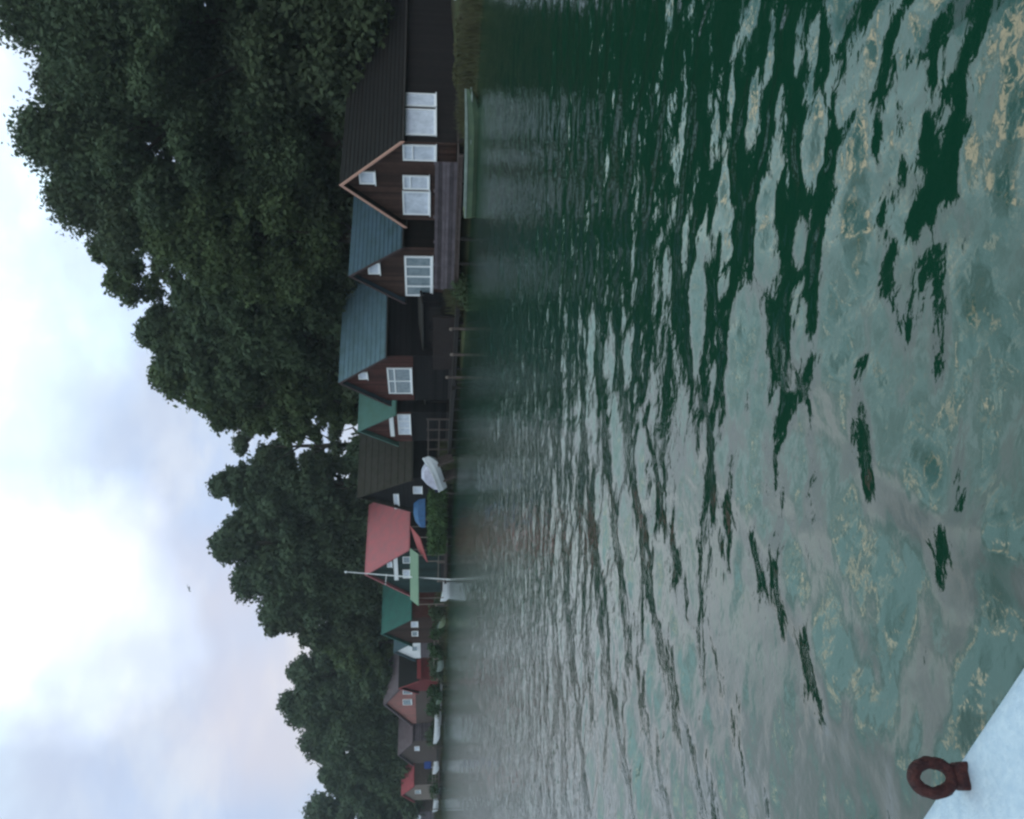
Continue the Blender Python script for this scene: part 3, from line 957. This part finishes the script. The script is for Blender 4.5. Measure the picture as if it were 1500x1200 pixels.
for lst in (capr, capl):
    g = MB(); g.loft(lst, closed=True)
    g.build('side_deck', M['boat_paint'], ob, smooth=True)
# the ring: world position from the gunwale, built in the boat frame
w = Vector(ray(1411, 1137)); tt = (0.765 - EYE) / w.z
wp = Vector((0, 0, EYE)) + w * tt
lp = Matrix.Rotation(-bdir, 4, 'Z') @ wp
print('RING local', lp)
rg = MB()
pts, rad = [], []
# ring plane faces the viewer: built from the direction to the camera
vd = Vector((wp.x, wp.y, 0)).normalized()
rt = Matrix.Rotation(-bdir, 4, 'Z') @ Vector((vd.y, -vd.x, 0))
up = Vector((0, 0, 1))
RW, RH = 0.032, 0.047
tubeR = 0.0130
cen = lp + up * 0.076
N_ = 36
base = []
for k in range(N_):
    t = 2 * math.pi * k / N_
    base.append((cen + rt * (RW * math.cos(t)) + up * (RH * math.sin(t)), rt * math.cos(t) * RH + up * math.sin(t) * RW))
nrm = rt.cross(up).normalized()
for p_, o_ in base:
    o_ = o_.normalized()
    for j in range(10):
        q = 2 * math.pi * j / 10
        thick = tubeR * (1 + 0.12 * math.sin(5 * q + 3 * p_.z * 60))
        rg.v.append(tuple(p_ + o_ * thick * 1.05 * math.cos(q) + nrm * thick * 1.3 * math.sin(q)))
for k in range(N_):
    for j in range(10):
        rg.f.append((k * 10 + j, k * 10 + (j + 1) % 10, ((k + 1) % N_) * 10 + (j + 1) % 10, ((k + 1) % N_) * 10 + j))
ring = rg.build('mooring_ring', M['rust'], ob, smooth=True)
lug = MB()
lug.loft([[tuple(lp + rt * (x * sx) + nrm * y + up * z) for x, y in ((-1, -.024), (1, -.024), (1, .024), (-1, .024))] for sx, z in ((.026, -.03), (.031, -.004), (.030, .012), (.024, .026))], closed=True)
lug.f.append((12, 13, 14, 15))
lug.build('ring_lug', M['rust'], ring, bevel=0.008)

# ------------------------------------------------------------------ the right edge: bank and reeds, boat bow with person-size bundle
A = on_water(700, -6) * 0.985
boat('white boat with navy cover at the right end of the bank', 'covered_dinghy', (A.x + 0.9, A.y, 0.15), math.radians(200), 2.8, 1.2, 0.6, 'white_hull', 'white', seats=1, deck='navy', inside='navy')


def blades(name, n, pts, hmin, hmax, w, material, kind, lean=0.25):
    """n grass or reed blades scattered round base points (x, y, z)."""
    pts = np.array(pts, float)
    b = pts[RNG.integers(0, len(pts), n)] + RNG.normal(0, 1, (n, 3)) * np.array([0.28, 0.28, 0.0])
    h = RNG.uniform(hmin, hmax, n)
    an = RNG.uniform(0, 2 * math.pi, n)
    dx = np.stack([np.cos(an), np.sin(an), 0 * an], -1) * (w * RNG.uniform(.6, 1.3, n))[:, None]
    ln_ = RNG.normal(0, lean, (n, 2)) * h[:, None]
    m1 = b + np.stack([ln_[:, 0] * .35, ln_[:, 1] * .35, h * .55], -1)
    tp_ = b + np.stack([ln_[:, 0], ln_[:, 1], h], -1)
    V = np.stack([b - dx, b + dx, m1 + dx * .8, m1 - dx * .8, tp_ + dx * .15, tp_ - dx * .15], 1).reshape(-1, 3)
    i = np.arange(n)[:, None] * 6
    Fq = np.concatenate([i + np.array([[0, 1, 2, 3]]), i + np.array([[3, 2, 4, 5]])])
    o = np_mesh(name, V, Fq, material)
    return tag(o, kind=kind)


def shore_base(p0, p1, lo, hi, n=60):
    r = []
    for _ in range(n):
        p = shore(random.uniform(p0, p1))
        d = random.uniform(lo, hi)
        q = p + INL * d
        r.append((q.x, q.y, ground_z(d) - 0.08))
    return r


o = blades('reeds', 5200, shore_base(-60, 205, -0.1, 1.6, 160), 0.18, 0.62, 0.02, M['reed'], 'stuff')
tag(o, 'olive-brown reeds and rough grass on the bank at the right', 'reeds')
o = blades('bank_grass', 9000, shore_base(420, 455, 0.2, 1.2, 60) + shore_base(665, 725, 0.2, 2.2, 120) + shore_base(850, 1230, -0.3, 2.6, 500), 0.3, 1.1, 0.035, M['reed'], 'stuff')
tag(o, 'rough green grass and reeds along the far bank', 'grass')


# ------------------------------------------------------------------ trees and bushes
def leaf_cloud(lobes, n, size, rng, shell=0.55, droop=0.15):
    """leaf faces through a set of lobes [(cx,cy,cz,rx,ry,rz)]"""
    lob = np.array(lobes)
    vol = (lob[:, 3] * lob[:, 4]) ** 1.0
    pick = rng.choice(len(lob), n, p=vol / vol.sum())
    c = lob[pick]
    d = rng.normal(0, 1, (n, 3))
    d /= np.linalg.norm(d, axis=1)[:, None]
    rad = 1 - (1 - shell) * rng.random(n) ** 1.5 + rng.normal(0, .18, n)
    pos = c[:, :3] + d * c[:, 3:6] * rad[:, None]
    nrm = d * 0.7 + rng.normal(0, .7, (n, 3)) + np.array([0, 0, .35])
    nrm /= np.linalg.norm(nrm, axis=1)[:, None]
    t = np.cross(nrm, rng.normal(0, 1, (n, 3)))
    t /= np.linalg.norm(t, axis=1)[:, None]
    b = np.cross(nrm, t)
    s = size * rng.uniform(.55, 1.35, n)[:, None]
    V = np.stack([pos - t * s, pos + b * s * .62 - t * s * .1, pos + t * s * 1.05, pos - b * s * .62 + t * s * .15], 1).reshape(-1, 3)
    Fq = np.arange(n * 4).reshape(n, 4)
    return V, Fq


def tree(name, label, base, height, width, crown_low, leaf, n, size, seed, sparse=0.0, group='broadleaf trees behind the houses', lean=0.0, top_w=0.55):
    """height = top above ground, crown_low = where foliage starts, width = crown diameter."""
    rng = np.random.default_rng(seed)
    root = empty(name, base, rng.uniform(-.4, .4), label, 'tree', group)
    H, R = height, width / 2
    r0 = 0.018 * H + 0.08
    # trunk with limbs
    tm = MB()
    tx, ty = rng.normal(0, .02 * H, 2)
    tips = []
    trunk = [(0, 0, -0.5), (tx * .3, ty * .3, H * .25), (tx * .7 + lean * .4, ty * .7, H * .5), (tx + lean, ty, H * .8)]
    tm.tube(trunk, [r0 * 1.25, r0 * .9, r0 * .6, r0 * .15], 9)
    nl = 9
    lobes = []
    hc = (H + crown_low) / 2
    rzc = (H - crown_low) / 2
    for i in range(nl):
        z = crown_low * .8 + (H * .72 - crown_low * .8) * i / (nl - 1)
        an = i * 2.4 + rng.uniform(-.4, .4)
        f = math.sqrt(max(.05, 1 - ((z + .12 * H - hc) / rzc) ** 2)) if abs(z + .12 * H - hc) < rzc else .25
        rr = R * f * rng.uniform(.55, .8)
        tip = (math.cos(an) * rr, math.sin(an) * rr, z + H * .13)
        st = (tx * z / H, ty * z / H, z)
        md = tuple((a + b) / 2 + rng.normal(0, .02 * H) for a, b in zip(st, tip))
        rb = r0 * (.45 - .025 * i)
        tm.tube([st, md, tip], [rb, rb * .6, rb * .15], 6)
    tm.build('trunk', M['bark'], root, smooth=True)
    # lobes: many small ones, so that the outline is ragged rather than bulbous
    nlobe = int((64 if n > 6000 else 46) - 16 * sparse)
    for i in range(nlobe):
        u = rng.uniform(-0.95, 1.0)
        an = i * 2.39996 + rng.uniform(-.6, .6)
        prof = math.sqrt(max(0.04, 1 - abs(u) ** 2.2))
        if u > 0: prof = prof * (1 - (1 - top_w) * u ** 1.5)
        k = rng.uniform(.30, 1.0) ** .6
        lr = R * rng.uniform(.15, .33) * (1 - .30 * sparse)
        z = hc + u * (rzc - lr * .75)
        rr = max(0, R * prof * k - lr * .3)
        lobes.append((math.cos(an) * rr + lean * (z / H), math.sin(an) * rr, z, lr * rng.uniform(.9, 1.4), lr * rng.uniform(.9, 1.4), lr * rng.uniform(.65, .95)))
    lobes.append((lean, 0, H - R * .22, R * .26, R * .26, R * .22))
    n = int(n * (2.7 if sparse < .5 else 2.2))
    size = size * 0.54
    if sparse < .5:
        core = [(x * .8, y * .8, hc + (z - hc) * .8, a_ * .9, b_ * .9, c_ * .9) for x, y, z, a_, b_, c_ in lobes]
        Vc, Fc = leaf_cloud(core, int(n * .4), size * 1.4, rng, 0.2)
    V, Fq = leaf_cloud(lobes, n, size, rng)
    if sparse < .5:
        Fq = np.concatenate([Fq, Fc + len(V)])
        V = np.concatenate([V, Vc])
    np_mesh('crown', V, Fq, leaf, root)
    return root


def tree_px(label, py, px_top, Y, wpx, px_low, leaf, n, size, seed, sparse=0.0, name='tree', **kw):
    """place a tree by the photo's reading of its top, width and foliage base at distance Y."""
    top = at(px_top, py, Y)
    low = at(px_low, py, Y).z
    w = wpx * 1.2 / F * Y
    dist = max(0, (Vector((top.x, Y, 0)) - shore(min(1200, max(0, py)))).dot(INL))
    gz = ground_z(dist)
    return tree(name, label, (top.x, Y, gz), top.z - gz, w, max(1.2, low - gz), leaf, n, size, seed, sparse, **kw)


LD, LO, LP, LF = LEAF
T = [
    # py, px_top, Y, width px, px_low, leaf, n, size, sparse, label
    (10, -8, 47, 250, 560, LD, 21750, .27, 0, 'huge dark tree above the right end of the dark brown house'),
    (120, 55, 52, 190, 520, LP, 17400, .27, 0, 'dark tree behind the dark roof, in the dip between two taller crowns'),
    (200, 26, 49, 190, 500, LD, 21750, .27, 0, 'tallest pointed dark tree right of the orange-edged gable'),
    (285, 66, 53, 190, 520, LP, 20300, .27, 0, 'broad dark tree directly behind the orange-edged gable'),
    (365, 128, 57, 110, 420, LO, 3600, .30, .9, 'thin-leaved tree with gaps of sky, poking out above the blue tiled roof'),
    (345, 212, 50, 150, 505, LO, 15950, .27, 0, 'olive-green tree close behind the blue tiled roof'),
    (415, 152, 60, 110, 470, LO, 4600, .32, .7, 'ragged open tree between the blue roofs'),
    (440, 256, 56, 150, 500, LD, 11000, .36, 0, 'rounded green tree behind the slate-blue roof, right part'),
    (488, 200, 62, 140, 500, LD, 12000, .38, .1, 'dark rounded tree rising over the middle of the slate-blue roof'),
    (548, 219, 65, 120, 510, LO, 9500, .38, .2, 'dark tree over the left end of the slate-blue roof'),
    (596, 292, 67, 92, 525, LO, 7500, .38, .25, 'smaller olive tree behind the pale teal roof'),
    (650, 340, 80, 85, 515, LP, 3000, .36, 1.0, 'sparse tree with bright sky showing through, above the mossy hut'),
    (712, 306, 84, 88, 560, LF, 10500, .44, 0, 'round dark tree left of the sky gap, above the mossy hut'),
    (757, 345, 92, 90, 545, LF, 7000, .46, 0, 'lower dark tree in the dip above the right end of the pink roof'),
    (797, 308, 91, 105, 560, LF, 11000, .46, 0, 'rounded dark tree directly above the pink roof'),
    (852, 338, 98, 105, 570, LF, 9500, .48, 0, 'dark tree above the top of the white flagpole'),
    (903, 378, 104, 85, 580, LP, 7800, .50, .1, 'dark tree behind the deep green roof'),
    (945, 470, 108, 70, 590, LO, 4500, .48, .1, 'low olive tree filling the dip above the white gable'),
    (985, 420, 118, 75, 585, LF, 7500, .54, 0, 'right half of a domed pair of dark trees above the low red shed'),
    (1032, 408, 122, 95, 585, LF, 9000, .54, 0, 'domed dark tree above the salmon house'),
    (1088, 436, 131, 85, 600, LF, 7500, .58, 0, 'dark tree behind the grey-brown house'),
    (1136, 466, 140, 70, 600, LF, 6000, .60, .25, 'lower dark tree in front of the far faded red roof gap'),
    (1190, 444, 152, 95, 605, LF, 7500, .62, .1, 'dark tree at the far left end of the shore'),
    (1262, 450, 166, 100, 615, LF, 6000, .7, 0, 'distant dark tree beyond the far left end of the shore'),
    (-150, 10, 44, 280, 540, LD, 9000, .40, 0, 'dark tree standing off beyond the right end of the bank'),
]
for i, (py, pt, Y, wp_, pl, lf, n, sz, sp, lab) in enumerate(T):
    tree_px(lab, py, pt, Y, wp_, pl, lf, n, sz, 100 + i, sp)

# lower trees that close the wood behind the roofs
U = [
    (60, 330, 45, 200, 640, LP, 8000, .34, 'low dark thicket tree behind the right end of the dark roof'),
    (165, 300, 50, 200, 640, LP, 8000, .36, 'low dark tree just above the dark roof, right of the orange-edged gable'),
    (260, 320, 52, 180, 640, LP, 7500, .36, 'low dark tree just behind the tip of the orange-edged gable'),
    (335, 340, 55, 150, 640, LP, 6500, .36, 'low dark tree just behind the blue tiled roof'),
    (400, 370, 58, 140, 640, LD, 6500, .38, 'low dark tree between the blue tiled and slate-blue roofs'),
    (465, 370, 63, 140, 640, LP, 6500, .40, 'low dark tree just above the slate-blue roof'),
    (530, 380, 66, 130, 640, LP, 6000, .40, 'low dark tree above the left tip of the slate-blue roof'),
    (578, 440, 70, 84, 640, LO, 5000, .40, 'low olive tree just above the pale teal roof'),
    (738, 440, 88, 70, 640, LF, 5500, .46, 'low dark tree just above the left end of the mossy hut'),
    (660, 508, 78, 120, 640, LF, 5000, .42, 'bushy low tree below the bright sky gap'),
    (775, 440, 95, 100, 640, LF, 5500, .48, 'low dark tree just above the right half of the pink roof'),
    (835, 450, 99, 100, 640, LF, 5500, .50, 'low dark tree just above the left half of the pink roof'),
    (890, 480, 106, 90, 640, LF, 5000, .52, 'low dark tree just above the deep green roof'),
    (975, 490, 116, 90, 640, LF, 5000, .55, 'low dark tree just right of the salmon house roof'),
    (1040, 500, 126, 90, 640, LF, 5000, .58, 'low dark tree just above the grey-brown house'),
    (1110, 510, 136, 90, 640, LF, 5000, .60, 'low dark tree just above the right end of the faded red roof'),
    (1165, 520, 146, 90, 640, LF, 4500, .62, 'low dark tree just above the left end of the faded red roof'),
]
for i, (py, pt, Y, wp_, pl, lf, n, sz, lab) in enumerate(U):
    tree_px(lab, py, pt, Y, wp_, pl, lf, n, sz, 300 + i, 0, name='tree', group='lower trees of the wood', top_w=0.8)


def bush(label, py, Y, px_top, wpx, seed, n=1500, size=.13, leaf=None, depth=0.8):
    top = at(px_top, py, Y)
    w = wpx / F * Y
    dist = (Vector((top.x, Y, 0)) - shore(min(1200, max(0, py)))).dot(INL)
    gz = ground_z(dist)
    H = max(.5, top.z - gz)
    rng = np.random.default_rng(seed)
    root = empty('bush', (top.x, Y, gz - .05), 0, label, 'bush', 'bushes along the shore')
    lobes = []
    for i in range(12):
        x = rng.uniform(-.38, .38) * w
        lr = H * rng.uniform(.26, .4)
        lobes.append((x, rng.uniform(-.3, .3) * w * depth, rng.uniform(lr * .7, max(lr * .75, H - lr)), lr * 1.2, lr * 1.1, lr))
    V, Fq = leaf_cloud(lobes, n, size, rng, .4)
    np_mesh('foliage', V, Fq, leaf or M['hedge_leaf'], root)
    st = MB()
    for i in range(5):
        x = rng.uniform(-.25, .25) * w
        st.tube([(x * .3, 0, -.1), (x, rng.uniform(-.1, .1), H * .7)], [.03, .01], 5)
    st.build('stem', M['bark'], root)
    return root


bush('dark green bush hanging over the water left of the grey board fence', 427, 42.4, 656, 26, 1, 1800, .07, LD)
bush('olive bush at the right end of the bank under the dark house', 60, 34.5, 675, 80, 2, 2600, .09, M['reed'])
bush('small brown-green bush beside the bow of the green rowing boat', 110, 36.0, 676, 40, 3, 1600, .08, M['reed'])
# clipped hedge behind the pale rail
ha, hb_ = at(634, 722, 67.8), at(634, 808, 72.6)
hd = empty('hedge', ((ha.x + hb_.x) / 2, (ha.y + hb_.y) / 2, 0.45), math.atan2(hb_.y - ha.y, hb_.x - ha.x), 'long green clipped hedge behind the pale rail, before the pink-roofed house', 'hedge')
hl_ = (hb_ - ha).length
rngh = np.random.default_rng(77)
lobes = [(x, rngh.normal(0, .1), z_, .55, .45, .38) for x in np.arange(-hl_ / 2, hl_ / 2, .38) for z_ in (.35, .85, 1.30)]
V, Fq = leaf_cloud(lobes, 9000, .10, rngh, .5)
np_mesh('foliage', V, Fq, M['hedge_bright'], hd)
st = MB()
for i in range(9):
    x = -hl_ / 2 + hl_ * (i + .5) / 9
    st.tube([(x, 0, -.2), (x + .05, 0, 1.1)], [.035, .012], 5)
st.build('stem', M['bark'], hd)
for i, (py, pt, lab) in enumerate(((892, 626, 'dark green bush on the bank below the pale green canopy end'), (918, 624, 'dark green bush on the bank below the deep green roof'),
                                   (946, 624, 'dark green bush on the bank below the white gable'), (975, 625, 'dark green bush on the bank below the red eaves board'),
                                   (1003, 622, 'dark green bush on the bank below the salmon house, right'), (1030, 622, 'green bush on the bank below the salmon house, left'),
                                   (1075, 622, 'dark green bush behind the long white boat'), (1145, 624, 'dark green bush behind the canopy boat'))):
    Ys = shore(py).y + 1.2
    bush(lab, py, Ys, pt, 34, 20 + i, 1500, .17, M['hedge_leaf'] if i % 3 else LF)

# grey wall strip below the white gable
a, b, d, n, rz, ln = along(922, 982, -2.0)
gw = empty('garden_wall', (a.x, a.y, 0.4), rz, 'low pale grey wall on the bank below the white gable', 'wall')
MB().box(0, ln, -.1, .1, 0, 1.35).build('wall_body', M['concrete'], gw)
MB().box(-.05, ln + .05, -.14, .14, 1.352, 1.43).build('coping', M['concrete'], gw)

# ------------------------------------------------------------------ bird
bpos = at(278, 862, 70)
bd = MB()
# body and wings as one surface: wing sections tip to tip
sec = []
for s_, x, y, z, c in ((-1, -.42, -.10, .02, .03), (-1, -.26, -.02, .13, .09), (-1, -.10, .0, .09, .12), (0, 0, 0, .05, .16), (1, .10, .0, .09, .12), (1, .26, -.02, .13, .09), (1, .42, -.10, .02, .03)):
    th = 0.05 if abs(x) < .05 else (.03 if abs(x) < .15 else .012)
    sec.append([(x, y + c, z), (x, y, z + th), (x, y - c, z), (x, y, z - th)])
bd.loft(sec, closed=True)
n0 = len(bd.v)
bd.tube([(0, .30, .05), (0, .2, .055), (0, .05, .05), (0, -.15, .045), (0, -.3, .04)], [.015, .05, .065, .05, .012], 8)
bo = bd.build('bird', M['gull'])
bo.location = bpos
bo.rotation_euler = (0.2, -0.5, 0.8)
tag(bo, 'small grey bird in flight against the pale sky', 'bird')

# ------------------------------------------------------------------ damp lake air
Mh = bpy.data.materials.new('damp_air')
Mh.use_nodes = True
hn = Mh.node_tree
hn.nodes.remove(hn.nodes['Principled BSDF'])
pv = hn.nodes.new('ShaderNodeVolumePrincipled')
pv.inputs['Color'].default_value = (0.86, 0.93, 1.0, 1)
pv.inputs['Density'].default_value = 0.00034
pv.inputs['Anisotropy'].default_value = 0.35
hn.links.new(pv.outputs[0], hn.nodes['Material Output'].inputs['Volume'])
hz = MB().box(-2700, 2700, -2700, 2700, -8, 45).build('haze', Mh)
tag(hz, 'thin damp haze over the lake and the shore', 'haze', None, 'stuff')

# ------------------------------------------------------------------ light and sky
SUNV = Vector(ray(70, 860)).normalized()
el = math.asin(SUNV.z)
az = math.atan2(SUNV.x, SUNV.y)
print('SUN el %.1f az %.1f' % (math.degrees(el), math.degrees(az)))
sl = bpy.data.lights.new('sun', 'SUN')
sl.energy = 0.5
sl.angle = math.radians(70)
sl.color = (1.0, 0.985, 0.96)
so = bpy.data.objects.new('sun', sl)
C.objects.link(so)
so.rotation_euler = (-SUNV).to_track_quat('-Z', 'Y').to_euler()

W = bpy.data.worlds.new('World')
bpy.context.scene.world = W
W.use_nodes = True
nt = W.node_tree
N, L = nt.nodes, nt.links
N.clear()
out = N.new('ShaderNodeOutputWorld')
bg = N.new('ShaderNodeBackground')
bg.inputs['Strength'].default_value = 1.0
L.new(bg.outputs[0], out.inputs[0])
sky = N.new('ShaderNodeTexSky')
sky.sky_type = 'NISHITA'
sky.sun_disc = False
sky.sun_elevation = el
sky.sun_rotation = az
sky.air_density = 1.0
sky.dust_density = 1.5
tc = N.new('ShaderNodeTexCoord')


def mth(op, a, b=None, c=None, clamp=False):
    n = N.new('ShaderNodeMath')
    n.operation = op
    n.use_clamp = clamp
    for i, v in enumerate((a, b, c)):
        if v is None: continue
        if isinstance(v, (int, float)): n.inputs[i].default_value = v
        else: L.new(v, n.inputs[i])
    return n.outputs[0]


def vm(op, a, b=None):
    n = N.new('ShaderNodeVectorMath')
    n.operation = op
    for i, v in enumerate((a, b)):
        if v is None: continue
        if isinstance(v, (tuple, Vector)): n.inputs[i].default_value = tuple(v)
        else: L.new(v, n.inputs[i])
    return n


def sstep(x, lo, hi, a=0.0, b=1.0):
    n = N.new('ShaderNodeMapRange')
    n.interpolation_type = 'SMOOTHSTEP'
    L.new(x, n.inputs[0])
    for i, v in enumerate((lo, hi, a, b)): n.inputs[i + 1].default_value = v
    return n.outputs[0]


def mixc(f, a, b):
    n = N.new('ShaderNodeMix')
    n.data_type = 'RGBA'
    if isinstance(f, (int, float)): n.inputs['Factor'].default_value = f
    else: L.new(f, n.inputs['Factor'])
    for k, v in (('A', a), ('B', b)):
        if isinstance(v, tuple): n.inputs[k].default_value = (*v, 1)
        else: L.new(v, n.inputs[k])
    return n.outputs['Result']


def scale_c(col, f):
    n = N.new('ShaderNodeVectorMath'); n.operation = 'SCALE'
    L.new(col, n.inputs[0])
    if isinstance(f, (int, float)): n.inputs['Scale'].default_value = f
    else: L.new(f, n.inputs['Scale'])
    return n.outputs[0]


dirv = vm('NORMALIZE', tc.outputs['Generated']).outputs[0]
sep = N.new('ShaderNodeSeparateXYZ'); L.new(dirv, sep.inputs[0])
z = sep.outputs[2]
# cloud sheet seen from below
den = mth('ADD', mth('MAXIMUM', z, 0.0), 0.28)
cx = mth('DIVIDE', sep.outputs[0], den)
cy = mth('DIVIDE', sep.outputs[1], den)
cb = N.new('ShaderNodeCombineXYZ'); L.new(cx, cb.inputs[0]); L.new(cy, cb.inputs[1])
cb.inputs[2].default_value = 3.7


def noise(vec, scale, detail=5, rough=0.55, dist=0.3):
    n = N.new('ShaderNodeTexNoise')
    n.inputs['Scale'].default_value = scale
    n.inputs['Detail'].default_value = detail
    n.inputs['Roughness'].default_value = rough
    n.inputs['Distortion'].default_value = dist
    L.new(vec, n.inputs['Vector'])
    return n.outputs['Fac']


n1 = noise(cb.outputs[0], 1.3)
n2 = noise(cb.outputs[0], 3.4, 5, 0.5, 0.2)


# billowing edges: directions shifted by noise before the bright cloud banks are placed
nw = N.new('ShaderNodeTexNoise')
nw.inputs['Scale'].default_value = 3.2
nw.inputs['Detail'].default_value = 3.5
nw.inputs['Roughness'].default_value = 0.55
L.new(dirv, nw.inputs['Vector'])
shift = vm('SUBTRACT', nw.outputs['Color'], (0.5, 0.5, 0.5))
shs = N.new('ShaderNodeVectorMath'); shs.operation = 'SCALE'
L.new(shift.outputs[0], shs.inputs[0]); shs.inputs['Scale'].default_value = 0.34
dirw = vm('NORMALIZE', vm('ADD', dirv, shs.outputs[0]).outputs[0]).outputs[0]


def lobe(px, py, lo, hi):
    v = Vector(ray(px, py)).normalized()
    return sstep(vm('DOT_PRODUCT', dirw, v).outputs['Value'], math.cos(math.radians(lo)), math.cos(math.radians(hi)))


def lobe_v(v, lo, hi):
    v = Vector(v).normalized()
    return sstep(vm('DOT_PRODUCT', dirv, v).outputs['Value'], math.cos(math.radians(lo)), math.cos(math.radians(hi)))


n3 = noise(vm('ADD', cb.outputs[0], (5.2, 1.3, 2.0)).outputs[0], 2.3, 6, 0.55, 0.25)
cover = sstep(mth('ADD', mth('MULTIPLY', n1, 0.7), mth('MULTIPLY', n2, 0.3)), 0.42, 0.58)
# clouds brighten towards the hidden sun and overhead
g1 = lobe(75, 880, 9, 1)
g2 = lobe(-150, 740, 12, 4)
g3 = lobe(-80, 300, 16, 4)
g4 = lobe(-2000, 600, 44, 12)
g5 = lobe_v((0.1, -0.8, 0.6), 75, 15)  # unseen bright sky behind the camera, added to light the house fronts
edge = mth('MULTIPLY', mth('SUBTRACT', n2, 0.5), 0.6)
bright = mth('ADD', mth('MULTIPLY', g1, 0.50), mth('MULTIPLY', g2, 0.24))
bright = mth('ADD', bright, mth('MULTIPLY', g3, 0.30))
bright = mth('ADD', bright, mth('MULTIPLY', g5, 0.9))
bright = mth('MAXIMUM', mth('ADD', bright, mth('MULTIPLY', edge, mth('ADD', bright, 0.12))), 0.0)
thin = mixc(cover, (0.50, 0.65, 0.93), (0.63, 0.73, 0.91))
thin = mixc(mth('MULTIPLY', sstep(n3, 0.48, 0.66), 0.55), thin, (0.80, 0.86, 0.95))
thin = mixc(mth('MULTIPLY', sstep(n2, 0.40, 0.56, 1.0, 0.0), 0.45), thin, (0.50, 0.60, 0.82))
thin = mixc(mth('MULTIPLY', lobe(425, 985, 9, 2), 0.55), thin, (0.78, 0.71, 0.76))
thin = mixc(sstep(z, 0.40, 0.55), thin, (0.30, 0.58, 0.68))
warm = sstep(z, 0.05, 0.26, 1.0, 0.0)
thin = mixc(mth('MULTIPLY', warm, 0.2), thin, (0.64, 0.70, 0.80))
cl = mixc(1.0, thin, thin)
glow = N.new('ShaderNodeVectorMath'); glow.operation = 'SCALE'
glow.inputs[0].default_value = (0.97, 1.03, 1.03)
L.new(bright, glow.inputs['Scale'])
zen = N.new('ShaderNodeVectorMath'); zen.operation = 'SCALE'
zen.inputs[0].default_value = (0.58, 1.0, 1.10)
L.new(mth('MULTIPLY', g4, mth('ADD', sstep(n2, 0.40, 0.62, 0.0, 1.6), 0.70)), zen.inputs['Scale'])
rim = N.new('ShaderNodeVectorMath'); rim.operation = 'SCALE'
rim.inputs[0].default_value = (5.0, 3.7, 2.1)  # warm bright flecks added overhead, out of view, for glints on the water
n4 = noise(cb.outputs[0], 8.0, 4, 0.55, 0.5)
L.new(mth('MULTIPLY', sstep(z, 0.46, 0.60), sstep(n4, 0.55, 0.72)), rim.inputs['Scale'])
thin = vm('ADD', thin, rim.outputs[0]).outputs[0]
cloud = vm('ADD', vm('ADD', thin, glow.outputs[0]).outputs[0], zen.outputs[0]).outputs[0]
nish = scale_c(sky.outputs[0], 0.05)
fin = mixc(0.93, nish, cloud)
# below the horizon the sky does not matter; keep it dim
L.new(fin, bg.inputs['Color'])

sc = bpy.context.scene
sc.view_settings.view_transform = 'Standard'
sc.view_settings.look = 'None'
sc.view_settings.exposure = 0.0
sc.view_settings.gamma = 1.0
sc.cycles.use_denoising = True
sc.cycles.max_bounces = 6
sc.cycles.diffuse_bounces = 3
sc.cycles.glossy_bounces = 3
sc.cycles.transmission_bounces = 2
sc.cycles.caustics_reflective = False
sc.cycles.caustics_refractive = False
sc.cycles.pixel_filter_type = 'BLACKMAN_HARRIS'
sc.cycles.filter_width = 2.5
